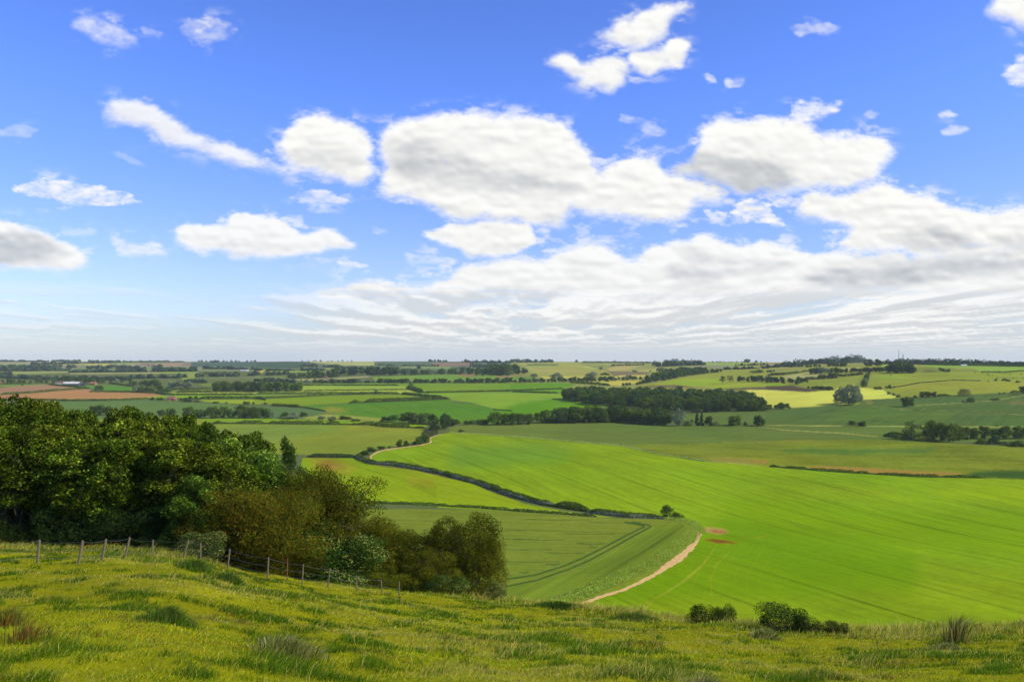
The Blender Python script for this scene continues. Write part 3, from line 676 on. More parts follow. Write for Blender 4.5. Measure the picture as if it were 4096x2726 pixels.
def trunk_mesh(name, h, w, lobes, rng, mat, base_r=None, stems=1, k=6, limbs=9, lean=(0.0, 0.0)):
    mb = MB(); br = base_r or h * .022
    for s in range(stems):
        ox, oy = (rng.normal(0, .06 * w, 2) if stems > 1 else (0, 0))
        top = np.array([ox * 2.2 + lean[0] * h, oy * 2.2 + lean[1] * h, h * .8])
        P = [np.array([ox, oy, -.6])]
        for f in (.25, .5, .75, 1): P.append(np.array([ox, oy, 0]) + (top - [ox, oy, 0]) * f + np.append(rng.normal(0, .018 * h, 2), 0))
        mb.tube(P, [br * 1.15, br * .85, br * .6, br * .36, br * .12], k)
        for l in [lobes[i] for i in rng.choice(len(lobes), min(limbs, len(lobes)), replace=False)]:
            f = np.clip(l[2] / (h * .8) - .28, .15, .85); b0 = np.array([ox, oy, 0]) * (1 - f) + top * f
            e = np.array(l[:3]); m_ = (b0 + e) / 2 + np.array([0, 0, -.03 * h]) + rng.normal(0, .02 * h, 3)
            mb.tube([b0, m_, e, e + (e - m_) * .35], [br * .4, br * .26, br * .13, br * .03], 4)
    return mb.mesh(name, mat)

G1 = [(.055, .115, .012), (.075, .15, .014), (.04, .09, .012), (.12, .20, .025)]
G_DARK = [(.095, .155, .012), (.14, .21, .018), (.060, .105, .010)]
G_MID = [(.07, .13, .022), (.095, .16, .030), (.052, .10, .018)]
G_GREY = [(.24, .30, .14), (.31, .37, .18), (.19, .25, .11)]
G_OLIVE = [(.10, .11, .03), (.085, .10, .026), (.12, .12, .04)]
RUST = [(.20, .11, .010), (.19, .15, .012), (.12, .12, .010), (.09, .13, .008), (.15, .16, .012), (.10, .15, .010)]
OLIVE = [(.15, .145, .010), (.10, .12, .008), (.20, .19, .014), (.07, .10, .006), (.11, .15, .008)]
PALE = [(.12, .21, .02), (.18, .29, .02), (.27, .36, .06), (.08, .15, .008), (.05, .10, .010), (.08, .15, .012)]
WHITE = (.42, .46, .10)

PROTO = {}
def proto(key, kind, h, w, nleaf, size, base, rng, basef=.25, nl=14, bark=M_BARK, trunk=True, **kw):
    """build crown + trunk meshes once; returns dict"""
    tk = {k: kw.pop(k) for k in ('base_r', 'stems', 'limbs', 'k', 'lean') if k in kw}
    lb = lobes_for(kind, h, w, rng, nl, basef) if isinstance(kind, str) else kind
    V, q, C = crown_arrays(lb, nleaf, size, base, rng, **kw)
    zt = np.percentile(V[:, 2], 99.7); xw = max(np.percentile(np.abs(V[:, 0]), 98.5), np.percentile(np.abs(V[:, 1]), 98.5)) * 2
    k_ = np.array([w / xw, w / xw, h / zt]); V = V * k_; lb = [tuple(np.array(l[:3]) * k_) + tuple(l[3:]) for l in lb]
    PROTO[key] = dict(h=h, w=w, arr=(V, q, C), crown=mesh_np(key + '_crown', V, [q], M_LEAF, cols=C),
                      trunk=trunk_mesh(key + '_trunk', h, w, lb, rng, bark, **tk) if trunk else None)

_first = {}
def plant(key, p, h, w, name, label, cat, group=None, rot=0.0, parts=True, sink=0.0, tilt=(0, 0)):
    """one tree or bush: an empty at its base with trunk and crown children (copied per plant)"""
    pr = PROTO[key]; sc = (w / pr['w'], w / pr['w'], h / pr['h'])
    if parts:
        src = _first.get((key, 'e', name))
        if src is None:
            root = link(name, None)
            tr = link('stems' if 'bush' in name or 'hawthorn' in name or 'elder' in name else 'trunk', pr['trunk'], root); cr = link('crown', pr['crown'], root)
            _first[(key, 'e', name)] = (root, tr, cr)
        else:
            root = src[0].copy(); COL.objects.link(root)
            for ch in src[1:]:
                c = ch.copy(); COL.objects.link(c); c.parent = root
    else:
        src = _first.get((key, 's', name))
        if src is None: root = link(name, pr['crown']); _first[(key, 's', name)] = root
        else: root = src.copy(); COL.objects.link(root)
    root.location = (p[0], p[1], p[2] - sink); root.rotation_euler = (tilt[0], tilt[1], rot); root.scale = sc
    for k in ('group',):
        if k in root: del root[k]
    tag(root, label, cat, group)
    return root

def jointree(key, h, w, nleaf, size, base, rng, kind='round', basef=-.05, nl=9, **kw):
    """single low detail mesh: crown with its trunk inside, for trees a few pixels tall"""
    lb = lobes_for(kind, h, w, rng, nl, basef)
    V, q, C = crown_arrays(lb, nleaf, size, base, rng, **kw)
    zt = np.percentile(V[:, 2], 99); xw = max(np.percentile(np.abs(V[:, 0]), 98), np.percentile(np.abs(V[:, 1]), 98)) * 2
    V = V * np.array([w / xw, w / xw, h / zt]); arr = (V, q, C)
    PROTO[key] = dict(h=h, w=w, arr=arr, crown=mesh_np(key, V, [q], M_LEAF, cols=C), trunk=None)

rng = RS(12)
# mid distance trees with parts (10 m reference)
for i in range(5): proto('mid%d' % i, 'round', 10, 9.0, 3000, .55, G_DARK, rng, -.06, 20, k=5, limbs=5, jit=.45)
for i in range(2): proto('midgreen%d' % i, 'round', 10, 8, 3000, .55, G_MID, rng, -.04, 20, k=5, limbs=5, jit=.45)
for i in range(2): proto('grey%d' % i, 'round', 10, 9, 3600, .5, G_GREY, rng, -.02, 26, k=5, limbs=5, jit=.5)
for i in range(2): proto('brown%d' % i, 'bush', 10, 12, 2600, .5, G_OLIVE, rng, .02, 16, k=5, limbs=6, jit=.7)
proto('slim0', 'spire', 10, 3.6, 1600, .5, G_MID, rng, .08, 12, k=5, limbs=3)
proto('parasol0', 'open', 10, 11, 2600, .5, G_DARK, rng, .15, 22, k=6, limbs=12, base_r=.35)
proto('bare0', 'open', 10, 9, 1500, .45, G_MID, rng, .35, 14, k=5, limbs=12, base_r=.3)
for i in range(3): proto('scrub%d' % i, 'bush', 10, 13, 1500, .75, G_DARK, rng, .0, 12, k=4, limbs=4, jit=.5)
# far trees, one mesh
for i in range(5): jointree('far%d' % i, 10, 9.5, 640, 1.3, G_DARK, rng, jit=.4, nl=8, gap=0, deep=.4)
for i in range(2): jointree('farmid%d' % i, 10, 9, 640, 1.3, G_MID, rng, jit=.4, nl=8, gap=0, deep=.4)
for i in range(2): jointree('fargrey%d' % i, 10, 9.5, 800, 1.15, G_GREY, rng, jit=.45, nl=12, gap=0, deep=.4)
for i in range(2): jointree('farbush%d' % i, 10, 15, 560, 1.5, G_DARK, rng, kind='bush', basef=0, jit=.4, gap=0, deep=.4)
jointree('poplar0', 10, 3.6, 260, 1.0, G_GREY, rng, kind='spire', nl=9)
jointree('gorse0', 10, 14, 260, 1.6, G_OLIVE, rng, kind='bush', basef=0)

R_ = random.Random(5)
def pick(p, n): return p + str(R_.randrange(n))
LATER = []
def single(reg, x, y, h, label, kind='mid', w=None, cat='tree', name='tree', group=None, now=False):
    if group and cat == 'tree' and not now:
        LATER.append((h * zpx(reg), (reg, x, y, h, label, kind, w, cat, name, group))); return
    """lone plants: traced base, height (and width) in traced pixels"""
    p = hitz(reg, x, y); m = p[1] / F * zpx(reg)
    hm = h * m; wm = (w if w else h * .92) * m
    far = h * zpx(reg) < 11
    kk = {'mid': ('far%d' % R_.randrange(5) if far else 'mid%d' % R_.randrange(5)), 'green': ('farmid%d' % R_.randrange(2) if far else 'midgreen%d' % R_.randrange(2)),
          'grey': ('fargrey%d' % R_.randrange(2) if far else 'grey%d' % R_.randrange(2)), 'bush': ('farbush%d' % R_.randrange(2) if far else 'scrub%d' % R_.randrange(3)),
          'brown': 'brown%d' % R_.randrange(2), 'slim': 'slim0', 'parasol': 'parasol0', 'bare': 'bare0', 'gorse': 'gorse0', 'poplar': 'poplar0'}[kind]
    parts = PROTO[kk]['trunk'] is not None
    return plant(kk, p, hm, wm, name, label, cat, group, R_.uniform(0, 6.28), parts, sink=hm * .07)
def line(reg, pts, step, h, label, group, kind='mid', hj=.22, w=None, jx=.3, name='tree', cat='tree', depth=0.0):
    P = np.array(pts, float); d = np.concatenate([[0], np.cumsum(np.hypot(*np.diff(P, axis=0).T))])
    s = step * .4
    while s < d[-1]:
        x = np.interp(s, d, P[:, 0]) + R_.uniform(-jx, jx) * step; y = np.interp(s, d, P[:, 1]) + R_.uniform(0, depth)
        hh = (h if np.isscalar(h) else np.interp(s / d[-1], np.linspace(0, 1, len(h)), h))
        hh *= 1 + R_.uniform(-hj, hj)
        single(reg, x, y, hh, label, kind if isinstance(kind, str) else R_.choice(kind), (w or 1.0) * hh * R_.uniform(.8, 1.15), cat, name, group)
        s += step * R_.uniform(.75, 1.3)

# ---- lone trees and bushes, each with a label of its own
S = single
S('A1', 910, 418, 54, 'round dark tree beside the lane below the green field near the barn', w=72)
S('A1', 1245, 420, 52, 'small grey green tree at the right end of the green field beside the barn', 'grey')
S('A1', 600, 503, 16, 'small dark bush alone on the lower hedge of the brown field', 'bush', name='bush', cat='bush', w=32)
S('A1', 205, 372, 20, 'small dark tree on the upper edge of the far brown field', w=20)
S('A2', 1105, 445, 38, 'lone round grey green tree on the hedge between two pale green strips', 'grey', w=44)
S('A2', 1500, 506, 28, 'small tree standing above the thick hedge between green fields', w=26)
S('A2', 85, 542, 22, 'small round bush left of the short dark hedgerow behind the long wood', 'bush', w=28, name='bush', cat='bush')
S('A2', 1745, 770, 158, 'tall green tree with a pointed top at the bend of the sandy path', 'green', w=110)
S('A2', 1645, 780, 95, 'rounded pale green tree in front of the tall one at the path bend', 'green', w=130)
S('A2', 1810, 745, 75, 'low green tree right of the tall one at the path bend', 'green', w=70)
S('A3', 595, 156, 26, 'lone round tree on the skyline above the yellow fields', w=26)
S('A3', 820, 226, 32, 'grey green tree in the fold between the yellow far fields', 'grey', w=44)
S('A3', 1130, 243, 16, 'low dark thicket in the middle of the pale yellow far field', 'bush', w=62, name='bush', cat='bush')
S('A3', 1275, 240, 12, 'tiny bush at the edge of the pale yellow far field', 'bush', w=24, name='bush', cat='bush')
S('A3', 1310, 182, 34, 'round tree at the left end of the skyline wood', w=40)
S('A3', 410, 320, 74, 'wide grey green willow standing above the far tree line, left one', 'grey', w=115)
S('A3', 735, 318, 82, 'wide grey green willow standing above the far tree line, right one', 'grey', w=110)
S('A3', 2162, 158, 35, 'round tree breaking the skyline right of the skyline wood', w=62)
S('A3', 2246, 158, 22, 'smaller round tree on the skyline beside a larger one', w=34)
S('A3', 945, 158, 22, 'pale tree beside the distant skyline farm', 'grey', w=22)
S('A3', 1937, 352, 76, 'thin crowned tree on the green slope, left of a pair', 'bare', w=62)
S('A3', 2005, 343, 70, 'thin crowned tree on the green slope, right of a pair', 'bare', w=56)
S('A3', 2258, 250, 30, 'dark thicket on the upper pasture slope', 'bush', w=130, name='bush', cat='bush')
S('A3', 205, 296, 40, 'small bluish tree right of the far wood edge', 'grey', w=70)
S('A4', 735, 547, 200, 'big grey green poplar group tree at the edge of the yellow field', 'grey', w=190)
S('A4', 670, 535, 140, 'grey green tree leaning out left of the big one by the yellow field', 'grey', w=130)
S('A4', 812, 528, 170, 'narrower grey tree behind the big one by the yellow field', 'grey', w=110)
S('A4', 1282, 563, 94, 'lone round tree in the dark green field with a shadow to its left', 'mid', w=106)
S('A4', 1868, 521, 50, 'dark bush on the pale line across the dark green field', 'bush', w=90, name='bush', cat='bush')
S('A4', 1791, 523, 18, 'tiny bush left of the dark bush on the pale field line', 'bush', w=20, name='bush', cat='bush')
S('A4', 2090, 501, 20, 'low bush towards the right end of the pale field line', 'bush', w=80, name='bush', cat='bush')
S('A4', 2345, 452, 85, 'tall dark tree cut by the right edge of the photo', 'mid', w=75)
S('A4', 1808, 461, 68, 'brownish leafless looking bush at the lower edge of the pasture', 'brown', w=118, name='bush', cat='bush')
S('A4', 1445, 476, 56, 'broad dark tree at the lower edge of the pasture', 'mid', w=95)
S('A4', 1522, 473, 50, 'rounder dark tree right of the broad one below the pasture', 'mid', w=64)
S('A4', 1350, 481, 26, 'small dark bush left of the broad tree below the pasture', 'bush', w=38, name='bush', cat='bush')
S('A4', 1196, 479, 32, 'round bush at the right tip of the yellow field', 'bush', w=46, name='bush', cat='bush')
S('A4', 1158, 461, 28, 'middle of three round bushes along the yellow field tip', 'bush', w=28, name='bush', cat='bush')
S('A4', 1112, 449, 25, 'highest of three round bushes along the yellow field tip', 'bush', w=30, name='bush', cat='bush')
S('A4', 1112, 393, 34, 'dark bush with a flat top in the middle of the pasture edge', 'bush', w=62, name='bush', cat='bush')
S('A4', 1015, 405, 32, 'dark bush where the tree column meets the pasture corner', 'bush', w=70, name='bush', cat='bush')
S('A4', 1162, 386, 15, 'tiny bush right of the flat topped bush in the pasture', 'bush', w=24, name='bush', cat='bush')
S('A4', 265, 362, 56, 'lone green tree right above the ploughed brown field', 'green', w=46)
S('A4', 930, 192, 72, 'large round tree on the hill crest, left of two', w=90)
S('A4', 1015, 192, 70, 'large round tree on the hill crest, right of two', 'green', w=85)
S('A4', 2097, 326, 24, 'small round bush on the right pasture, left of a trio', 'bush', w=32, name='bush', cat='bush')
S('A4', 2174, 325, 26, 'small round bush on the right pasture, middle of a trio', 'bush', w=42, name='bush', cat='bush')
S('A4', 2212, 330, 20, 'small double bush on the right pasture, right of a trio', 'bush', w=46, name='bush', cat='bush')
S('A4', 2300, 342, 20, 'flat bush near the right end of the pasture', 'bush', w=46, name='bush', cat='bush')
S('A4', 2026, 333, 10, 'tiny bush on the faint pasture track', 'bush', w=18, name='bush', cat='bush')
S('A4', 2105, 744, 16, 'small pale bush on the grass line above the oaks', 'gorse', w=32, name='bush', cat='bush')
for k, (x, y) in enumerate(((1905, 252), (1972, 254), (2020, 262), (2022, 275), (2040, 280), (2068, 280), (2110, 300), (2130, 252), (2180, 262), (2230, 270), (2260, 300), (2330, 268), (2348, 305), (1128, 278))):
    S('A4', x, y, 8, 'tiny dark gorse bush dotted on the upper right pasture', 'bush', w=14, name='gorse_bush', cat='bush', group='gorse bushes dotted on the pasture')
S('A4', 2132, 445, 14, 'left of two tiny bushes on the dark field top edge', 'bush', w=26, name='bush', cat='bush')
S('A4', 2174, 442, 14, 'right of two tiny bushes on the dark field top edge', 'bush', w=26, name='bush', cat='bush')
S('B3', 72, 197, 84, 'broad tree left of the short thicket between two dark green fields', w=130)
S('B3', 265, 200, 86, 'lone round tree between the two dark green fields', w=100)
S('B3', 160, 197, 34, 'small bush between a broad and a round tree', 'bush', w=28, name='bush', cat='bush')
S('B3', 1003, 202, 46, 'left half of the dark double bush on the field line', 'mid', w=70, name='bush', cat='bush')
S('B3', 1072, 203, 42, 'right half of the dark double bush on the field line', 'mid', w=78, name='bush', cat='bush')
S('B3', 1472, 304, 152, 'spreading layered tree at the left end of the dark oaks row', 'parasol', w=170)
S('B3', 1612, 314, 172, 'tallest round headed tree of the row of dark oaks', w=122)
for k, (x, y, h, w) in enumerate(((1700, 318, 155, 105), (1772, 326, 158, 110), (1842, 312, 135, 100), (1890, 308, 110, 75))):
    S('B3', x, y, h, 'dark oak crowded in the clump right of the tallest oak', w=w, group='oaks crowded in the dark clump')
for k, (x, y, h, w) in enumerate(((1960, 302, 96, 80), (2045, 300, 106, 95), (2135, 300, 84, 72), (2215, 302, 112, 100), (2308, 300, 108, 85), (2372, 300, 118, 80))):
    S('B3', x, y, h, ['small oak beside the dark clump', 'second oak right of the dark clump', 'smallest oak of the spaced row', 'broad oak fourth in the spaced row', 'second oak from the right edge of the photo', 'oak cut by the right edge of the photo'][k], w=w)
S('B3', 2035, 340, 44, 'low dark bush in front of the spaced oaks', 'bush', w=130, name='bush', cat='bush')
S('B3', 2122, 342, 74, 'taller lighter bush in front of the spaced oaks', 'green', w=90, name='bush', cat='bush')
S('B3', 2290, 356, 46, 'wide dark bush at the right edge below the oaks', 'bush', w=190, name='bush', cat='bush')
S('B2', 90, 208, 22, 'small dark bush at the start of the long grass verge', 'bush', w=56, name='bush', cat='bush')
S('B2', 1800, 160, 152, 'tall pale tree at the right end of the front tree belt', 'grey', w=90)
S('B2', 1875, 158, 52, 'olive willow scrub right of the tall pale tree', 'gorse', w=110, name='bush', cat='bush')
S('B2', 1940, 156, 116, 'slender tree left of a pair beyond the front tree belt', 'slim', w=42)
S('B2', 1976, 158, 112, 'slender tree right of a pair beyond the front tree belt', 'slim', w=40)
S('B2', 2032, 159, 80, 'dark tree next to the two slender trees', w=62)
S('B2', 2080, 159, 36, 'rounded olive willow bush at the end of the tree belt', 'gorse', w=90, name='bush', cat='bush')
S('B2', 1345, 314, 12, 'tiny dark bush halfway along the long grass verge', 'bush', w=26, name='bush', cat='bush')
S('B1', 1704, 291, 66, 'upright dark bush, left of two beside the sandy path', 'mid', w=66, name='bush', cat='bush')
S('B1', 1770, 285, 50, 'upright dark bush, right of two beside the sandy path', 'mid', w=52, name='bush', cat='bush')
S('B1', 1838, 274, 36, 'small bush between the upright bushes and the tree column', 'green', w=40, name='bush', cat='bush')
S('B1', 1884, 272, 70, 'dense dark bush at the foot of the tree column by the path', 'mid', w=76, name='bush', cat='bush')
S('B1', 1932, 258, 72, 'tree of the column beside the sandy path bend, second up', 'mid', w=74)
S('B1', 1945, 205, 62, 'brown leaved tree of the column beside the path', 'brown', w=110)
S('B1', 2010, 180, 50, 'tree near the top of the column beside the path', 'brown', w=70)
S('B1', 1400, 362, 44, 'olive green bush left of the path start', 'green', w=110, name='bush', cat='bush')
S('B1', 1470, 330, 40, 'rounded bush above the olive bush at the path start', 'green', w=90, name='bush', cat='bush')
S('B1', 1556, 314, 34, 'small dark bush beside the curve of the sandy path', 'mid', w=80, name='bush', cat='bush')
S('B1', 1622, 300, 20, 'tiny bush right of the small dark bush at the path curve', 'bush', w=34, name='bush', cat='bush')
S('C2', 1508, 226, 102, 'lone dark hawthorn tree at the corner of the big green field', 'mid', w=105, name='hawthorn_tree')
S('C2', 1590, 230, 44, 'low bush spreading right of the lone hawthorn at the field corner', 'bush', w=100, name='bush', cat='bush')
S('C2', 1050, 186, 20, 'small dark mound of bramble on the hedge left of the lone hawthorn', 'bush', w=60, name='bush', cat='bush')
for (x, y, h, w, l) in ((860, 642, 92, 80, 'left tree of the dark clump rising above the near wood'), (925, 644, 108, 110, 'middle and tallest tree of the dark clump above the near wood'), (990, 644, 95, 80, 'right tree of the dark clump above the near wood')):
    S('A1', x, y, h, l, w=w)
for (x, y, h, w) in ((1290, 640, 34, 60), (1360, 640, 30, 60), (1480, 644, 56, 90), (1575, 650, 74, 80), (1742, 667, 112, 130), (1812, 668, 80, 80), (1850, 668, 80, 80), (1945, 670, 118, 120), (2010, 668, 88, 80), (2065, 662, 112, 90), (2120, 668, 84, 90), (2205, 667, 132, 130), (2270, 664, 108, 90), (2320, 670, 115, 110), (2386, 668, 110, 120), (2450, 668, 95, 100)):
    S('A1', x, y, h, 'dark round tree in the belt just beyond the near wood', w=w, group='trees of the dark belt beyond the near wood')
for (x, y, h, w, k) in ((150, 670, 70, 70, 'grey'), (275, 667, 56, 90, 'mid'), (350, 662, 58, 60, 'grey'), (440, 652, 44, 70, 'mid'), (330, 672, 30, 160, 'grey'), (600, 682, 36, 80, 'grey'), (700, 692, 42, 80, 'grey'), (805, 677, 34, 80, 'mid'), (850, 680, 28, 60, 'mid'), (920, 697, 28, 100, 'bush')):
    S('A2', x, y, h, 'scattered bush in the rough strip below the pale green fields', k, w=w, name='bush', cat='bush', group='bushes in the rough strip')
for (x, y, h, w) in ((1190, 702, 50, 90), (1265, 706, 72, 110), (1395, 716, 102, 140), (1475, 722, 112, 150), (1555, 722, 112, 140), (1630, 722, 96, 130)):
    S('A2', x, y, h, 'brownish willow in the thicket left of the path bend', 'brown', w=w, group='brown willows left of the path bend', name='willow_tree')
for (x, y, h, w, k) in ((1852, 727, 52, 60, 'mid'), (1935, 727, 40, 70, 'mid'), (1985, 724, 38, 60, 'mid'), (2070, 722, 46, 90, 'mid'), (2125, 722, 46, 70, 'mid')):
    S('A2', x, y, h, 'low dark bush in the gap left of the front tree belt', k, w=w, name='bush', cat='bush', group='low bushes left of the tree belt')
for (x, y, h, w) in ((350, 154, 112, 110), (430, 152, 100, 90), (500, 152, 104, 100), (560, 150, 96, 90), (625, 147, 92, 90), (690, 140, 84, 80), (752, 138, 112, 95)):
    S('B2', x, y, h, 'tree in the open left end of the front tree belt', w=w, group='trees at the left end of the front belt')
line('B2', [(810, 138), (1100, 133), (1300, 130), (1500, 146), (1740, 160)], 44, [112, 128, 125, 118, 100], 'dark tree packed in the front belt below the large wood', 'trees of the front belt', ('mid', 'mid', 'green'), .12, 1.0)
line('B2', [(840, 125), (1300, 118), (1700, 138)], 60, [110, 118, 110], 'dark tree packed in the front belt below the large wood', 'trees of the front belt', ('mid', 'green'), .12, 1.0)
# the large wood in the middle: rows from front to back
wl, wg = 'dark broadleaved tree packed in the large wood in the middle', 'trees of the large wood'
for f in np.linspace(0, 1, 9):
    a = [(450, 497), (800, 552), (1300, 590), (1600, 617), (1940, 607), (2340, 600)]; b = [(700, 462), (1000, 463), (1400, 470), (1750, 478), (2050, 492), (2230, 535)]
    pts = [(p[0] * (1 - f) + q[0] * f, p[1] * (1 - f) + q[1] * f) for p, q in zip(a, b)]
    line('A3', pts, 108 - 18 * f, 112 - 22 * f, wl, wg, ('mid', 'mid', 'mid', 'green') if f > .2 else ('mid', 'mid', 'green'), .16, 1.12)
S('A3', 2310, 560, 90, 'paler tree at the right tip of the large wood', 'green', w=70)
line('A4', [(0, 588), (170, 582)], 45, 52, 'low dark tree in the thicket tailing off the large wood', 'low trees right of the large wood', 'mid', .2, 1.2)
# mid rows left
line('A1', [(1965, 426), (2400, 428)], 40, 98, 'tree of the dark wood behind the pale green strip', 'trees of the dark wood left', ('mid', 'mid', 'green'), .12, .9)
line('A2', [(40, 424), (420, 420)], 40, [98, 80], 'tree of the dark wood behind the pale green strip', 'trees of the dark wood left', 'mid', .12, .9)
line('A1', [(1190, 376), (1500, 374)], 40, 58, 'dark tree of the clump behind the barn field', 'trees behind the barn field', 'mid', .15, 1.0)
for (x, y, h, w, k) in ((1290, 432, 58, 70, 'mid'), (1345, 434, 55, 70, 'brown'), (1405, 434, 55, 60, 'mid'), (1480, 441, 78, 90, 'mid'), (1545, 436, 62, 60, 'green'), (1455, 402, 62, 80, 'mid')):
    S('A1', x, y, h, 'tree in the clump at the right corner of the brown field', k, w=w, group='clump at the brown field corner')
line('A1', [(1560, 396), (1760, 396)], 48, 72, 'pale silvery willow in the clump left of the dark wood', 'silvery willows', 'grey', .12, 1.1, name='willow_tree')
for (x, y, h, w) in ((1402, 502, 27, 50), (1455, 506, 27, 50), (1485, 504, 26, 40), (1665, 508, 24, 40), (1703, 510, 32, 50), (1752, 499, 34, 40), (1806, 500, 36, 38), (1720, 518, 18, 100), (1815, 520, 14, 60), (1990, 530, 14, 80), (2085, 532, 12, 30)):
    S('A1', x, y, h, 'garden tree or hedge bush around the small farmhouse', 'mid', w=w, group='garden trees of the farmhouse')
line('A1', [(0, 350), (560, 350)], 52, 44, 'dark tree in the row left of the barn', 'trees left of the barn', 'mid', .3, 1.1)
line('A1', [(590, 332), (840, 352)], 50, 50, 'dark tree standing around the barn', 'trees around the barn', 'mid', .2, 1.1)
line('A1', [(860, 350), (1200, 335)], 60, 32, 'small tree between the barn and the dark clump', 'small trees right of the barn', ('mid', 'grey'), .3, 1.1)
line('A1', [(2240, 545), (2330, 540)], 30, 28, 'dark hedgerow tree above the dark belt', 'hedgerow trees above the belt', 'mid', .2, 1.2)
line('A2', [(140, 556), (390, 568)], 28, 26, 'rounded bush in the short dark hedgerow', 'bushes of the short dark hedgerow', 'bush', .25, 1.6, name='bush', cat='bush')
line('A2', [(310, 308), (420, 306), (760, 292)], 42, [52, 70, 70], 'round tree of the long dark belt across the valley', 'trees of the long dark belt', ('mid', 'mid', 'green'), .15, 1.0)
line('A2', [(700, 272), (1300, 274)], 42, [62, 85, 70], 'round tree of the long dark belt across the valley', 'trees of the long dark belt', ('mid', 'mid', 'green'), .15, 1.0)
line('A2', [(1340, 272), (2010, 264)], 36, 54, 'round tree of the long dark belt across the valley', 'trees of the long dark belt', ('mid', 'mid', 'grey'), .25, 1.0)
line('A2', [(2030, 278), (2356, 276)], 46, [50, 100, 110], 'tree of the rounded wood left of the yellow hill', 'trees of the rounded wood', 'mid', .1, 1.0)
line('A2', [(2140, 262), (2470, 264)], 50, [80, 110, 60], 'tree of the rounded wood left of the yellow hill', 'trees of the rounded wood', 'green', .1, 1.0)
line('A2', [(460, 348), (1800, 346)], 30, 36, 'small tree of the low row above the bright fields', 'trees of the low row', ('mid', 'mid', 'green', 'grey'), .3, 1.2)
line('A2', [(1830, 347), (2356, 343), (3300, 330)], 36, 42, 'small tree of the low row above the bright fields', 'trees of the low row', ('mid', 'mid', 'green'), .25, 1.15)
line('A3', [(970, 322), (1200, 318)], 44, 42, 'tree of the short row behind the yellow field', 'trees of the short row', ('mid', 'grey'), .2, 1.0)
line('A3', [(1020, 372), (1090, 368)], 26, 30, 'small bush at the tip of the diagonal wood', 'bushes at the diagonal wood tip', 'mid', .15, 1.3, name='bush', cat='bush')
line('A3', [(1140, 364), (1400, 318), (1600, 282), (1800, 256), (1920, 246)], 26, [24, 62, 62, 48, 28], 'tree of the diagonal wood climbing the green hill', 'trees of the diagonal wood', ('mid', 'mid', 'green'), .2, 1.1)
line('A3', [(1240, 330), (1500, 290), (1700, 262)], 34, 60, 'tree of the diagonal wood climbing the green hill', 'trees of the diagonal wood', 'mid', .2, 1.1)
line('A3', [(2080, 332), (2356, 332), (2480, 338)], 36, 50, 'tree in the row above the ploughed field', 'trees above the ploughed field', 'mid', .2, 1.0)
line('A4', [(130, 350), (370, 340)], 36, 50, 'tree in the row above the ploughed field', 'trees above the ploughed field', ('mid', 'green'), .2, 1.0)
line('A4', [(370, 398), (600, 412)], 22, [24, 34, 36], 'rounded bush beside the ploughed field end', 'bushes by the ploughed field', 'mid', .12, 1.2, name='bush', cat='bush')
line('A4', [(480, 312), (640, 300)], 30, 46, 'tree of the hedgerow below the tan field', 'trees of the hillside hedgerows', ('mid', 'green'), .2, 1.1)
line('A4', [(650, 292), (880, 268)], 24, 26, 'tree of the hedgerow below the tan field', 'trees of the hillside hedgerows', 'mid', .2, 1.3)
line('A4', [(400, 262), (560, 256)], 34, 52, 'tree of the hillside clump above the tan field', 'trees of the hillside clump', ('mid', 'grey'), .15, 1.2)
line('A4', [(570, 252), (1060, 242)], 32, 42, 'tree of the hillside clump above the tan field', 'trees of the hillside clump', 'mid', .2, 1.2)
line('A4', [(930, 268), (905, 320), (880, 388)], 16, [36, 50, 56], 'tree of the column running down the pasture', 'trees of the pasture column', ('mid', 'grey'), .15, 1.0)
line('A4', [(1080, 252), (1360, 254)], 30, [60, 92, 66], 'tree of the dark copse on the hill crest', 'trees of the crest copse', 'mid', .12, .9)
line('A4', [(1120, 230), (1330, 225)], 30, 66, 'tree of the dark copse on the hill crest', 'trees of the crest copse', 'mid', .12, .9)
line('A4', [(1580, 232), (1680, 250)], 26, 32, 'dark bush in the hollow of the upper pasture', 'bushes in the pasture hollow', 'bush', .15, 1.2, name='bush', cat='bush')
line('A4', [(540, 196), (720, 194)], 30, 38, 'tree below the skyline wood on the hill', 'trees below the skyline wood', 'mid', .15, 1.1)
line('A4', [(340, 202), (480, 198)], 34, 26, 'tree below the skyline wood on the hill', 'trees below the skyline wood', 'mid', .15, 1.3)
line('A2', [(410, 142), (900, 143)], 44, 13, 'tiny round tree on the far skyline', 'trees on the far skyline', 'mid', .35, 1.6)
line('A3', [(1790, 157), (2356, 158)], 40, 11, 'tiny round tree on the far skyline', 'trees on the far skyline', 'mid', .35, 1.4)
def flush(limit):
    LATER.sort(key=lambda a: -a[0])
    for _, a in LATER[:limit]: single(*a, now=True)
    Vs = []; Qs = []; Cs = []; n0 = 0
    for hp, (reg, x, y, h, label, kind, w_, cat, name, group) in LATER[limit:]:
        p = hitz(reg, x, y); m = p[1] / F * zpx(reg)
        pr = PROTO[{'green': pick('farmid', 2), 'grey': pick('fargrey', 2)}.get(kind, pick('far', 5))]; V, q, C = pr['arr']; a = R_.uniform(0, 6.28); c, s_ = math.cos(a), math.sin(a)
        wm = (w_ or h) * m / pr['w']; hm = h * m / pr['h']
        Vs.append(np.stack([(V[:, 0] * c - V[:, 1] * s_) * wm + p[0], (V[:, 0] * s_ + V[:, 1] * c) * wm + p[1], V[:, 2] * hm + p[2] - .03 * h * m], 1)); Qs.append(q + n0); Cs.append(C * R_.uniform(.8, 1.2)); n0 += len(V)
    if Vs: tag(link('distant_trees', mesh_np('distant_trees', np.vstack(Vs), [np.vstack(Qs)], M_HEDGE, cols=np.vstack(Cs))), 'small distant trees of the rows and copses across the valley', 'trees', kind='stuff')
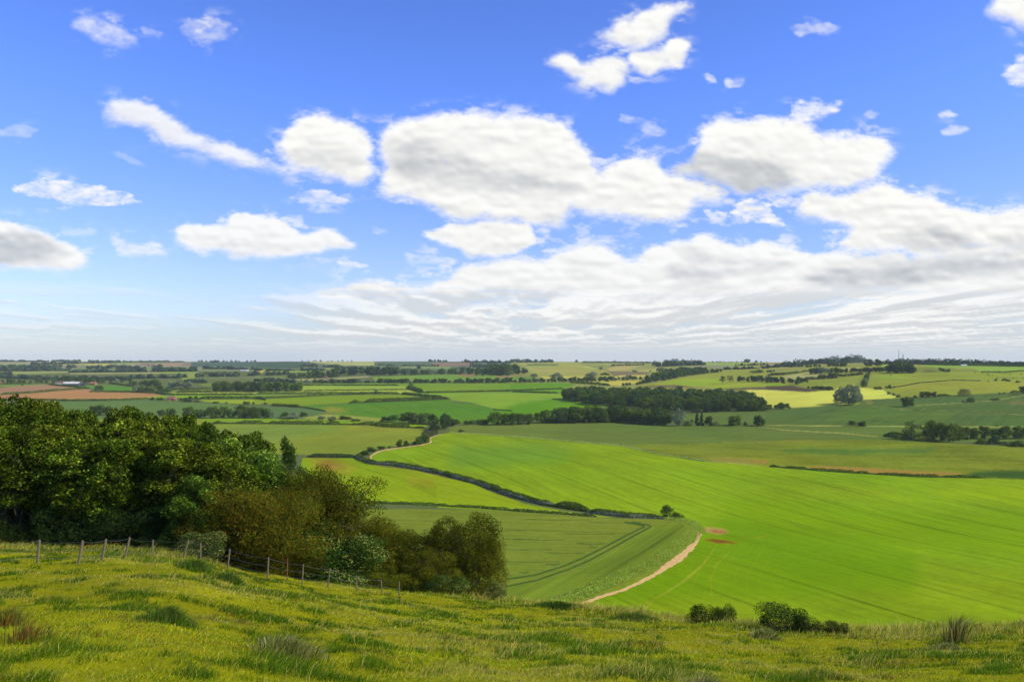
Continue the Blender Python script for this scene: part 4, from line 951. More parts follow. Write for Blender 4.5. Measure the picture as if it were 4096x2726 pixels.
N_TREES = len([o for o in bpy.data.objects if o.parent is None and o.get('category') == 'tree']); print('lone', N_TREES, 'grouped', len(LATER))
flush(max(0, 292 - N_TREES - 105))
print('trees', len([o for o in bpy.data.objects if o.parent is None]))

# ---- far woodland bands that read as one mass
def band(name, specs, base, seed, label):
    rg = RS(seed); Vs = []; Qs = []; Cs = []; n0 = 0
    for (reg, pts, step, h) in specs:
        P = np.array(pts, float); d = np.concatenate([[0], np.cumsum(np.hypot(*np.diff(P, axis=0).T))]); s = 0
        while s < d[-1]:
            x = np.interp(s, d, P[:, 0]); y = np.interp(s, d, P[:, 1]) + rg.uniform(-1.5, 1.5)
            hh = np.interp(s / d[-1], np.linspace(0, 1, len(h)), h) if not np.isscalar(h) else h
            hh = hh * rg.uniform(.5, 1.45); p = hitz(reg, x, y); m = p[1] / F * zpx(reg); hm = hh * m; wm = hm * rg.uniform(.45, .75)
            lb = [(p[0], p[1], p[2] + hm * .42, wm, wm, hm * .55), (p[0] + wm * .5, p[1], p[2] + hm * .35, wm * .6, wm * .6, hm * .4), (p[0] - wm * .5, p[1], p[2] + hm * .38, wm * .6, wm * .6, hm * .4)]
            px = p[1] / F
            V, q, C = crown_arrays(lb, 110, max(px * 1.5, hm * .14), base, rg, jit=.4)
            tone = rg.uniform(.65, 1.5)
            Vs.append(V); Qs.append(q + n0); Cs.append(C * tone); n0 += len(V)
            s += step * rg.uniform(.7, 1.3)
    o = link(name, mesh_np(name, np.vstack(Vs), [np.vstack(Qs)], M_HEDGE, cols=np.vstack(Cs))); tag(o, label, 'woodland', kind='stuff')
FARG = [(.055, .10, .035), (.075, .13, .045), (.045, .08, .035)]
band('far_woodland', [
    ('A1', [(0, 147), (480, 150), (640, 145), (1100, 158)], 22, 14), ('A1', [(300, 178), (470, 174), (1040, 160)], 22, 18), ('A1', [(1140, 137), (1560, 138)], 20, 9), ('A1', [(1080, 137), (1100, 137)], 20, 12), ('A1', [(1830, 142), (2356, 150)], 36, 9), ('A1', [(1950, 155), (2010, 155)], 14, 16),
    ('A1', [(0, 235), (640, 232), (640, 212), (0, 214)], 22, 30), ('A1', [(490, 200), (760, 208), (1000, 216)], 22, 26), ('A1', [(640, 250), (1100, 246), (1820, 238)], 20, 32), ('A1', [(960, 214), (1400, 216), (1500, 212)], 24, 30), ('A1', [(1760, 215), (2100, 220), (2356, 222)], 22, 24), ('A1', [(1820, 290), (2200, 285)], 24, 38), ('A1', [(2300, 280), (2356, 280)], 24, 40),
    ('A1', [(0, 300), (500, 318), (1200, 320)], 20, 34), ('A1', [(1200, 306), (1660, 300)], 20, 34), ('A1', [(0, 270), (110, 268)], 20, 24), ('A1', [(1640, 290), (1720, 295)], 20, 24), ('A1', [(1720, 340), (1900, 345)], 24, 30),
    ('A2', [(0, 232), (640, 232)], 22, 22), ('A2', [(370, 205), (460, 195), (800, 205)], 22, 26), ('A2', [(0, 275), (60, 275), (300, 268)], 24, 32), ('A2', [(0, 330), (400, 345)], 24, 34), ('A2', [(1100, 178), (1340, 188), (1700, 190)], 26, 9),
    ('A2', [(1600, 148), (1750, 150)], 26, 15), ('A2', [(1900, 155), (2356, 165)], 24, 20), ('A2', [(1990, 200), (2356, 205)], 24, 34), ('A2', [(1800, 235), (2130, 240)], 24, 30), ('A2', [(820, 212), (1000, 225)], 26, 20), ('A2', [(1500, 213), (1530, 213)], 26, 18),
    ('A3', [(0, 156), (370, 158)], 26, 25), ('A3', [(920, 188), (1230, 180)], 22, 10), ('A3', [(780, 157), (920, 158)], 24, 9), ('A3', [(1360, 250), (1560, 235)], 34, 38), ('A3', [(1560, 225), (1800, 222)], 26, 22), ('A3', [(1830, 215), (1920, 218)], 26, 14), ('A3', [(1960, 222), (2356, 212)], 26, 20), ('A3', [(2060, 186), (2356, 180)], 26, 14),
    ('A3', [(1330, 196), (1780, 180)], 20, [42, 50, 42, 30]), ('A3', [(1350, 186), (1740, 172)], 20, [38, 45, 30]),
    ('A4', [(60, 200), (340, 196)], 26, 34), ('A4', [(110, 190), (400, 172), (870, 160)], 22, [30, 50, 62, 60]), ('A4', [(400, 166), (860, 160)], 22, [40, 60, 52]), ('A4', [(1040, 172), (1400, 172), (2000, 186), (2356, 190)], 22, [34, 42, 46, 40, 30]), ('A4', [(1200, 168), (1900, 180), (2356, 188)], 26, [36, 44, 30]), ('A4', [(0, 205), (100, 200)], 26, 24),
    ('A4', [(0, 340), (100, 340)], 26, 56), ('A4', [(0, 245), (60, 240)], 24, 18),
], FARG, 3, 'distant hazy belts and copses on the far hills')

# ---- hedges
def hedge(reg, pts, h, w, label, dens=1.0, base=G_DARK, name='hedge', white=0.0, gap=0.0, cat='hedge', seed=0):
    P = npts(reg, pts) ; W = []
    for i in range(len(P) - 1):
        k = max(2, int(np.hypot(*(P[i + 1] - P[i])) / 14))
        for j in range(k): q = P[i] + (P[i + 1] - P[i]) * j / k; W.append(hit(q[0] / 4, q[1] / 4))
    W.append(hit(P[-1][0] / 4, P[-1][1] / 4)); W = np.array(W)
    ok = np.abs(np.diff(W[:, 1], prepend=W[0, 1])) < 400; W = W[ok]
    d = np.concatenate([[0], np.cumsum(np.linalg.norm(np.diff(W[:, :2], axis=0), axis=1))])
    rg = RS(100 + seed + int(P[0][0])); ydist = W[:, 1].mean(); px = ydist / F
    size = max(.22, px * .95)
    n = int(min(60000, dens * 3.0 * d[-1] * (h * 2 + w) / size ** 2)); s = rg.uniform(0, d[-1], n)
    th = rg.uniform(-.15, math.pi + .15, n); rad = 1 - np.abs(rg.normal(0, .15, n))
    lump = .7 + .55 * fbm(s / (h * 1.8), s * 0 + seed, 3, 7) + rg.normal(0, .04, n)
    endt = np.clip(np.minimum(s, d[-1] - s) / (2.2 * h), .15, 1) ** .6; lump = lump * endt
    if gap: lump = lump * (.35 + .9 * sstep(gap - .12, gap + .25, fbm(s / (h * 3), s * 0, 3, 51 + seed)))
    xo = np.cos(th) * rad * w / 2 * lump; zo = np.abs(np.sin(th)) ** .7 * rad * h * lump
    cx = np.interp(s, d, W[:, 0]); cy = np.interp(s, d, W[:, 1])
    tx = np.interp(s + 1, d, W[:, 0]) - cx; ty = np.interp(s + 1, d, W[:, 1]) - cy; L = np.hypot(tx, ty); bad = L < 1e-3
    tx = np.where(bad, 1, tx / np.maximum(L, 1e-3)); ty = np.where(bad, 0, ty / np.maximum(L, 1e-3))
    X = cx - ty * xo; Y = cy + tx * xo; Z = H(X, Y) + zo
    Nn = np.stack([-ty * np.cos(th), tx * np.cos(th), np.sin(th) + .1], 1) + rg.normal(0, .45, (n, 3))
    C = pal(base, .25, n, rg)
    if white:
        a = (np.cos(th) * np.sign(-tx + 1e-9) * 0 + rg.rand(n) < white) & (zo < h * .75) & (fbm(s / 9.0, zo, 2, 41) > .45)
        C[a] = pal((.42, .44, .33), .15, a.sum(), rg)
    keep = np.ones(n, bool)
    V, q, CC = leaf_quads(np.stack([X, Y, Z], 1)[keep], Nn[keep], size * rg.uniform(.7, 1.3, keep.sum()), C[keep], rg, .8)
    o = link(name, mesh_np(name, V, [q], M_HEDGE, cols=CC)); tag(o, label, cat); return o
hedge('A1', [(0, 457), (300, 437), (560, 414), (760, 402)], 3, 3, 'long green hedge between the two brown fields')
hedge('A1', [(450, 362), (600, 377), (820, 397)], 2.5, 3, 'hedge running from the barn down to the lane')
hedge('A1', [(820, 428), (1200, 430), (1400, 440)], 2.5, 3, 'straight hedge above the long brown field')
hedge('A1', [(0, 502), (600, 511), (1000, 509), (1230, 500), (1380, 492)], 2.5, 3, 'hedge along the lower edge of the brown fields')
hedge('A1', [(1410, 440), (1440, 434), (1520, 452), (1600, 457), (2356, 454)], 2.5, 3, 'dark hedge between two bright green strips at the left')
hedge('A1', [(1830, 492), (2356, 490), ('A2', 90, 505)], 3.5, 3.5, 'dark hedge right of the small farmhouse')
hedge('A1', [(1560, 410), (1970, 402)], 2.5, 3, 'short hedge left of the dark wood, upper one')
hedge('A1', [(1620, 434), (1970, 430)], 3.5, 5, 'short bushy hedge left of the dark wood, lower one')
hedge('A1', [(0, 360), (280, 356)], 3, 3, 'dark hedge at the far left edge below the tree row')
hedge('A1', [(1000, 352), (1240, 378)], 3, 3, 'hedge above the green field right of the barn')
hedge('A1', [(740, 165), (1140, 160), (1700, 153)], 5, 8, 'thin dark hedge line across the far left hills')
hedge('B1', [(110, 92), (600, 93), (1000, 98), (1480, 104), (1600, 120), (1940, 133)], 2.6, 3, 'broken dark hedge above the yellowish field', gap=.36)
hedge('A2', [(430, 369), (1310, 370)], 2.2, 3, 'thin hedge under the low tree row')
hedge('A2', [(1430, 370), (1420, 392), (1450, 410), (1535, 436)], 5, 7, 'thick short hedge curving down between bright fields')
hedge('A2', [(0, 448), (800, 444), (1320, 447)], 3, 3, 'long dark hedge across the bright fields, upper one')
hedge('A2', [(60, 488), (400, 476), (760, 454), (1000, 451)], 2.6, 3, 'dark hedge slanting down left from the long hedge')
hedge('A2', [(1340, 449), (1500, 464), (1720, 486)], 3.2, 3.5, 'dark hedge slanting down right from the long hedge')
hedge('A2', [(855, 533), (975, 528)], 4.2, 6, 'short thick hedge left of the gateway gap')
hedge('A2', [(985, 527), (1300, 514), (1780, 494)], 4.6, 6, 'thick bushy hedge between two green fields')
hedge('A2', [(1540, 438), (2356, 420), ('A3', 480, 402)], 2.4, 3, 'hedge running right from the curved thick hedge to the large wood')
hedge('A2', [(440, 419), (1400, 407)], 1.5, 2, 'faint field edge between two pale strips')
hedge('A2', [(240, 556), (450, 573), (640, 606)], 1.2, 2.5, 'faint scrubby field edge above the rough strip')
hedge('A2', [(2180, 590), (2356, 604)], .8, 2, 'faint grass baulk crossing the bright green field', base=G_OLIVE)
hedge('A3', [(0, 428), (420, 441)], 2.2, 3, 'thin hedge left of the large wood')
hedge('A3', [(540, 344), (740, 357), (900, 371)], 4, 6, 'hedge between the yellow field and the large wood')
hedge('A3', [(640, 158), (1290, 163)], 5, 8, 'dark hedge under the skyline farm')
hedge('A3', [(810, 272), (900, 273)], 5, 8, 'short dark hedge by the yellow far field')
hedge('A4', [(1380, 176), (1700, 184), (2356, 196)], 4, 5, 'hedge along the crest above the green field top right')
hedge('A4', [(0, 276), (150, 270), (290, 252)], 4, 6, 'hedge climbing the hillside above the tan field')
hedge('A4', [(300, 246), (385, 238)], 2.5, 4, 'small hedge continuing to the hillside clump')
hedge('A4', [(300, 320), (480, 308)], 4, 5, 'hedge under the tan field')
hedge('A4', [(1120, 394), (1250, 374), (1400, 345), (1700, 322), (1960, 327)], .9, 2, 'faint line of rushes curving over the pasture', base=G_OLIVE)
hedge('A4', [(1960, 246), (2200, 248), (2356, 235)], 1.5, 3, 'thin hedge at the foot of the top right green field')
hedge('A4', [(1540, 470), (1680, 465)], 2.6, 4, 'low hedge at the bottom of the pasture')
hedge('A4', [(2230, 437), (2310, 432)], 2.4, 4, 'low hedge left of the dark tree at the right edge')
hedge('B3', [(1255, 278), (1350, 290), (1460, 304)], 3.6, 4, 'clipped dark hedge left of the layered tree')
hedge('B3', [(1500, 318), (1680, 322)], 2.0, 7, 'low brambles under the dark oaks', base=RUST)
hedge('B3', [(350, 521), (800, 557), (1500, 600), (2050, 610)], 1.1, 2.2, 'dark ditch edge along the top of the big green field', gap=.3)
hedge('B1', [(920, 378), (1340, 381)], 2.2, 3.5, 'green hedge below the yellowish field', base=G_MID)
hedge('B1', [(1345, 376), (1390, 405), (1450, 428), (1520, 440), (1660, 446), (1800, 470), (1950, 498), (2100, 530), (2250, 570), (2356, 600), ('B2', 220, 612), ('B2', 350, 660), ('B2', 500, 714), ('B2', 700, 768), ('B2', 830, 796)],
      2.1, 3.2, 'long winding hedge with white blossom left of the big green field', white=.5, dens=1.3)
hedge('B2', [(800, 792), (950, 808), (1110, 838)], 2.6, 3.4, 'taller dark stretch of the winding hedge', dens=1.3)
hedge('B2', [(1080, 836), (1250, 858), (1400, 876), (1600, 884), (1680, 890)], 1.9, 2.8, 'low end of the winding hedge left of the lone hawthorn', white=.45, dens=1.3)
hedge('B1', [(1300, 768), (1440, 772), (1900, 787), (2356, 812), ('B2', 600, 834), ('B2', 900, 853), ('B2', 1150, 874)], .9, 1.0, 'thin weedy line between the bright field and the wheat', base=G_MID, gap=.2)

# ---- verge of tall pale grass and cow parsley
def verge(name, reg, left, right, n, hmax, base, label, seed, white=.12):
    A = npts(reg, left); B = npts(reg, right); rg = RS(seed)
    def wl(P, f):
        d = np.concatenate([[0], np.cumsum(np.hypot(*np.diff(P, axis=0).T))]); s = f * d[-1]; return np.interp(s, d, P[:, 0]), np.interp(s, d, P[:, 1])
    K = 60; g = []
    for f in np.linspace(0, 1, K):
        a = wl(A, f); b = wl(B, f); g.append((hit(a[0] / 4, a[1] / 4), hit(b[0] / 4, b[1] / 4)))
    g = np.array(g); fs = rg.rand(n) * (K - 1); i = fs.astype(int); fr = (fs - i)[:, None]; t = rg.rand(n)[:, None]
    i2 = np.minimum(i + 1, K - 1)
    pa = g[i, 0] * (1 - fr) + g[i2, 0] * fr; pb = g[i, 1] * (1 - fr) + g[i2, 1] * fr
    p = pa * (1 - t) + pb * t; lum = fbm(p[:, 0] / 4, p[:, 1] / 4, 3, seed)
    hh = hmax * (.25 + .9 * lum) * rg.uniform(.3, 1, n)
    X = p[:, 0] + rg.normal(0, .3, n); Y = p[:, 1] + rg.normal(0, .3, n); Z = H(X, Y) + hh
    C = pal(base, .25, n, rg); a = (rg.rand(n) < white) & (fbm(X / 6, Y / 6, 2, seed + 3) > .55); C[a] = pal((.44, .52, .16), .15, a.sum(), rg)
    px = Y.mean() / F
    V, q, CC = leaf_quads(np.stack([X, Y, Z], 1), rg.normal(0, .6, (n, 3)) + [.3, -.5, .6], np.full(n, px * 1.2) * rg.uniform(.5, 1.4, n), C, rg, .5, tang=np.tile([0.5, 0, .8], (n, 1)))
    o = link(name, mesh_np(name, V, [q], M_HEDGE, cols=CC)); tag(o, label, 'grass verge', kind='stuff')
verge('verge_grass', 'C2', [(1480, 240), (1600, 262), (1705, 300), (1520, 470), (1300, 600), (1100, 670), (860, 780), (640, 860), (520, 920)],
      [(1600, 232), (1760, 275), (1830, 345), (1640, 490), (1490, 592), (1285, 700), (985, 825), (845, 875), (725, 918)], 7000, 1.0, [(.26, .38, .03), (.20, .32, .02), (.34, .42, .06)], 'pale tall grass and cow parsley beside the wheat', 5)
verge('verge_grass', 'B2', [(0, 208), (560, 246), (1000, 282), (1340, 310), (1640, 380), (2000, 433)], [(0, 214), (560, 253), (1000, 289), (1340, 318), (1640, 386), (2000, 440)], 4500, .5, [(.28, .34, .07), (.34, .38, .10)], 'pale grass strip above the big green field', 6, .05)

# ------------------------------------------------------------------ near wood
rg = RS(77)
GB = [(.075, .130, .005), (.125, .185, .007), (.050, .090, .004), (.04, .07, .004), (.30, .37, .04)]
for i in range(5): proto('wood%d' % i, 'round', 10, 5.2, 27000, .145, GB, rg, [.02, .20, .06, .26, .04][i], 70, bark=M_PALEBARK if i % 2 else M_BARK, limbs=16, base_r=.07, jit=.75, deep=.24, spread=.3, stems=3, gap=.38, lobev=.25)
FE = [(.06, .12, .012), (.04, .09, .010), (.08, .13, .02)]
for i in range(2): proto('feather%d' % i, 'spire', 10, 4.6, 14000, .26, FE, rg, .15, 16, limbs=12, base_r=.11, jit=.7, deep=.35, aspect=.22, tang=np.array([[.75, .1, -.25]]), hang=.2)
for i in range(2): proto('pale%d' % i, 'round', 10, 6, 15000, .18, PALE, rg, .05, 34, gap=.3, lobev=.25, bark=M_PALEBARK, limbs=12, base_r=.10, jit=.9, deep=.3, spread=.25)
for i in range(2): proto('rust%d' % i, 'bush', 6, 7, 26000, .105, RUST, rg, .0, 46, limbs=20, base_r=.07, stems=3, gap=.2, lobev=.2, jit=.9, deep=.32, spread=.3, aspect=.5)
for i in range(3): proto('haw%d' % i, 'bush', 6, 6.5, 26000, .105, OLIVE, rg, .0, 46, limbs=20, base_r=.07, stems=3, gap=.2, lobev=.2, jit=.85, deep=.34, spread=.3, aspect=.5)
proto('openhaw0', 'open', 6, 6.5, 9000, .12, OLIVE, rg, .28, 26, limbs=26, base_r=.13, stems=2, jit=.8, deep=.35, spread=.3)
for i in range(2): proto('blossom%d' % i, 'bush', 5, 5, 14000, .12, [(.05, .11, .012), (.07, .14, .02), (.04, .09, .012)], rg, .0, 16, limbs=10, base_r=.06, stems=3, jit=.85, deep=.3, accents=(WHITE, .30, .64))
proto('elder0', 'bush', 3, 3.4, 8000, .10, [(.12, .16, .03), (.09, .14, .03)], rg, .0, 12, limbs=10, base_r=.04, stems=3, jit=.8, accents=((.48, .46, .12), .28, .5))
for i in range(2): proto('lowbush%d' % i, 'bush', 3, 4, 8000, .10, [(.030, .055, .012), (.045, .075, .014), (.02, .04, .010)], rg, .0, 16, limbs=12, base_r=.035, stems=3, jit=.8, deep=.28, spread=.3)

def near(key, un, y, topn, w, name, label, cat, group=None, parts=True, hmin=1.0):
    """near plants: column (native px), distance in metres, row of the top (native px), width in metres"""
    x = (un / 4 - CU) / F * y; z = float(H(np.array([x]), np.array([y]))[0])
    top = -(topn / 4 - R0) / F * y
    h = max(hmin, top - z)
    return plant(key, (x, y, z), h, w, name, label, cat, group, R_.uniform(0, 6.28), True, sink=.1)

SILU = [0, 80, 160, 230, 300, 380, 450, 520, 560, 620, 700, 770, 830, 870, 930, 990, 1050, 1085, 1110, 1140, 1180, 1250]
SILR = [1590, 1592, 1600, 1622, 1640, 1650, 1640, 1628, 1645, 1655, 1665, 1680, 1700, 1730, 1740, 1740, 1745, 1790, 1835, 1760, 1830, 1930]
def sil(u): return float(np.interp(u, SILU, SILR))
lab_w = 'bright topped leafy tree packed in the dark plantation behind the fence'
for row, (y, step, drop) in enumerate(((50, 66, 70), (55, 74, 40), (61, 78, 12), (68, 84, 0), (77, 96, 0))):
    u = -330 + row * 23
    while u < 1080 - row * 25:
        uu = u + R_.uniform(-18, 18); k = 'wood%d' % R_.randrange(5)
        tp = sil(uu) + drop + R_.uniform(-14, 46) + (12 if row < 3 else 0)
        if row < 2 and uu > 900: tp += (uu - 900) * .9
        near(k, uu, y + R_.uniform(-2, 2), tp, R_.uniform(4.0, 5.4), 'plantation_tree', lab_w, 'tree', 'trees of the near plantation')
        u += step
for k in range(26):
    uu = -300 + k * 44 + R_.uniform(-12, 12)
    near('lowbush%d' % R_.randrange(2), uu, R_.uniform(47.5, 49.5), R_.uniform(2000, 2110), R_.uniform(3.5, 5), 'undergrowth_bush', 'dark undergrowth shrub between the stems of the plantation', 'bush', 'undergrowth of the plantation')
near('feather0', 1110, 56, 1835, 3.4, 'larch_tree', 'feathery green larch at the right edge of the plantation', 'tree')
near('feather1', 845, 52, 1706, 4.8, 'larch_tree', 'windswept feathery larch poking above the plantation', 'tree')
near('feather0', 900, 50, 1860, 4.4, 'larch_tree', 'dark feathery larch hanging in front of the plantation', 'tree')
near('feather1', 700, 47, 1960, 4.2, 'larch_tree', 'drooping green larch above the white elder bush', 'tree')
near('feather0', 1145, 60, 1752, 3.6, 'larch_tree', 'pointed larch spire standing clear against the yellowish field', 'tree')
near('feather1', 1210, 57, 1870, 4.6, 'larch_tree', 'leaning larch right of the pointed spire', 'tree')
near('pale0', 960, 56, 1742, 5.5, 'whitebeam_tree', 'pale leaved whitebeam flickering silver at the plantation top', 'tree')
near('pale1', 1060, 54, 1800, 5.0, 'whitebeam_tree', 'lower whitebeam with silver leaf undersides beside the larches', 'tree')
near('pale0', 770, 46, 1895, 2.8, 'whitebeam_tree', 'small whitebeam with silver leaves in the dark front', 'tree')
near('pale1', 1300, 58, 1905, 3.6, 'whitebeam_tree', 'pale whitebeam peeping between two brown hawthorns', 'tree')
near('rust0', 960, 46.5, 1930, 6.6, 'hawthorn_bush', 'rusty brown hawthorn behind the fence, right of the elder', 'bush')
near('rust1', 1100, 47.5, 1960, 6.2, 'hawthorn_bush', 'second rusty brown hawthorn behind the fence', 'bush')
near('rust1', 870, 47, 2010, 4.2, 'hawthorn_bush', 'low dark rusty hawthorn above the elder', 'bush')
near('haw0', 1230, 52, 1880, 6.6, 'hawthorn_bush', 'olive hawthorn with bare twigs behind the rusty ones', 'bush')
near('openhaw0', 1375, 53, 1880, 6.0, 'hawthorn_tree', 'open branched hawthorn reaching out over the field', 'tree')
near('haw1', 1350, 51, 2010, 7.0, 'hawthorn_bush', 'dense olive hawthorn under the open branched one', 'bush')
near('haw2', 1460, 53, 2080, 5.4, 'hawthorn_bush', 'olive hawthorn right below the outstretched branches', 'bush')
near('blossom0', 1235, 48.5, 2080, 4.6, 'elder_bush', 'green bush sprinkled with white blossom between the hawthorns', 'bush')
near('blossom1', 1400, 49, 2130, 4.8, 'elder_bush', 'white flecked bush in the middle of the thicket', 'bush')
near('haw0', 1560, 53, 2110, 5.6, 'hawthorn_bush', 'grey green hawthorn in the dip of the thicket', 'bush')
near('blossom0', 1660, 53.5, 2125, 4.4, 'elder_bush', 'blossoming bush left of the big end hawthorn', 'bush')
near('haw1', 1620, 51, 2220, 4.4, 'hawthorn_bush', 'low dark green hawthorn close to the fence end', 'bush')
near('haw2', 1720, 51.5, 2180, 4.4, 'hawthorn_bush', 'low hawthorn in front of the big end hawthorn', 'bush')
near('haw0', 1850, 54, 2046, 5.0, 'hawthorn_bush', 'big brownish hawthorn at the right end of the thicket, taller half', 'bush')
near('haw2', 1930, 54, 2150, 3.6, 'hawthorn_bush', 'right shoulder of the big brownish end hawthorn', 'bush')
near('haw1', 1775, 54.5, 2090, 3.2, 'hawthorn_bush', 'left shoulder of the big brownish end hawthorn', 'bush')
near('haw1', 1490, 50, 2240, 4.4, 'hawthorn_bush', 'dark hawthorn low behind the middle of the fence', 'bush')
near('haw2', 1050, 46.5, 2150, 4.0, 'hawthorn_bush', 'dark low hawthorn under the rusty ones', 'bush')
near('haw0', 1180, 47.5, 2180, 3.8, 'hawthorn_bush', 'dark low hawthorn beside the slanting fence posts', 'bush')
near('elder0', 800, 42.8, 2118, 3.0, 'elder_bush', 'creamy white flowering elder beside two fence posts', 'bush')
near('elder0', 1985, 51, 2318, 1.6, 'elder_bush', 'yellowish flowering shrub at the right foot of the end hawthorn', 'bush')
near('blossom1', 1800, 50.5, 2290, 2.6, 'elder_bush', 'white blossoming shrub low against the end hawthorn', 'bush')
near('lowbush0', 1690, 50, 2330, 3.0, 'bush', 'dark green shrub at the end of the wire fence', 'bush')
# bushes on the crest at the right
near('lowbush0', 2819, 34.5, 2407, 1.5, 'bush', 'dark bush on the meadow edge, left one with a notch', 'bush')
near('lowbush1', 2902, 34.8, 2424, 1.0, 'bush', 'smaller half of the left dark meadow edge bush', 'bush')
near('lowbush1', 3130, 31.8, 2405, 2.0, 'bush', 'largest dark bush on the meadow edge', 'bush')
near('lowbush0', 3232, 31.4, 2445, 1.3, 'bush', 'lower right shoulder of the largest meadow edge bush', 'bush')
near('lowbush1', 3346, 31, 2472, .95, 'bush', 'small dark bush right of the largest one on the meadow edge', 'bush', hmin=.5)
near('lowbush0', 3300, 31, 2496, .6, 'bush', 'smallest dark bush between the largest one and the last one', 'bush', hmin=.4)

# ------------------------------------------------------------------ fence
fence = link('wire_fence', None, None, None)
fp = [(-30, 2268, 2170, 0), (146, 2255, 2157, 6), (305, 2257, 2163, 13), (398, 2246, 2157, 13), (491, 2231, 2163, 14), (606, 2228, 2157, 3), (724, 2238, 2158, 15), (802, 2240, 2170, 0), (907, 2249, 2194, 6),
      (1068, 2312, 2227, 3), (1207, 2318, 2254, 3), (1308, 2330, 2270, 6), (1425, 2362, 2300, 0), (1530, 2372, 2325, -3), (1597, 2390, 2365, 0)]
tops = []
fence_y_old = [33.5, 34, 34.5, 35.2, 36.3, 36.6, 36.8, 37.5, 38.6, 40.5, 43, 45.5, 48, 49.5, 50.5]
W3 = []
for (un, br, tr, lean), y_old in zip(fp, fence_y_old):
    yd = float(hit(un / 4, br / 4 - 1.0, ymin=8)[1]); yd = yd if yd < 58 else y_old
    if un > 700: yd = min(yd, 40.5 + max(0, un - 1100) * .003)
    x = (un / 4 - CU) / F * yd; z = float(H(np.array([x]), np.array([yd]))[0]); print('post', un, round(yd, 1), round(z, 1))
    tz = -(tr / 4 - R0) / F * yd; tz = max(tz, z + .8); tz = min(tz, z + 1.5)
    dx = lean * .5 / F * yd
    W3.append(((x, yd, z), (x + dx, yd, tz)))
fence.location = W3[0][0]; o0 = np.array(W3[0][0])
for i, (b, t) in enumerate(W3):
    mb = MB(); r = .042 if i < 10 else .034
    b = np.array(b) - [0, 0, .4] - o0; t = np.array(t) - o0
    mb.tube([b, b + (t - b) * .5, t], [r * 1.05, r, r * .95], 8)
    po = link('post', mb.mesh('post', M_POST), fence)
    if i == 6: po['label'] = 'leaning pale post left of the elder bush'
for lv, frac in enumerate((.96, .62, .30)):
    mb = MB(); P = []
    for i in range(len(W3) - 1):
        a = np.array(W3[i][0]) * (1 - frac) + np.array(W3[i][1]) * frac; c = np.array(W3[i + 1][0]) * (1 - frac) + np.array(W3[i + 1][1]) * frac
        for f in np.linspace(0, 1, 6, endpoint=False): P.append(a + (c - a) * f - np.array([0, .06, .05 * math.sin(f * math.pi)]) - o0)
    P.append(c - o0); mb.tube(P, [.0045] * len(P), 4); link('wire', mb.mesh('wire', M_WIRE), fence)
tag(fence, 'old wire fence with leaning wooden posts along the wood edge', 'fence')
mb = MB(); px = (1148 / 4 - CU) / F * 42.6; pz = float(H(np.array([px]), np.array([42.6]))[0]); mb.tube([(0, 0, -.3), (0.02, 0, .6), (.03, 0, 1.15)], [.028, .026, .024], 6)
o = link('iron_stake', mb.mesh('iron_stake', M_RUST), None, (px, 42.6, pz)); tag(o, 'thin rusty red stake behind the slanting part of the fence', 'stake')
mb = MB(); px = (1518 / 4 - CU) / F * 48.9; pz = float(H(np.array([px]), np.array([48.9]))[0]); mb.tube([(-.25, 0, -.1), (0.02, 0, .42), (.25, 0, .85)], [.06, .055, .05], 7)
o = link('fallen_post', mb.mesh('fallen_post', M_PALEBARK), None, (px, 48.9, pz)); tag(o, 'pale broken post leaning beside the fence near its right end', 'post')

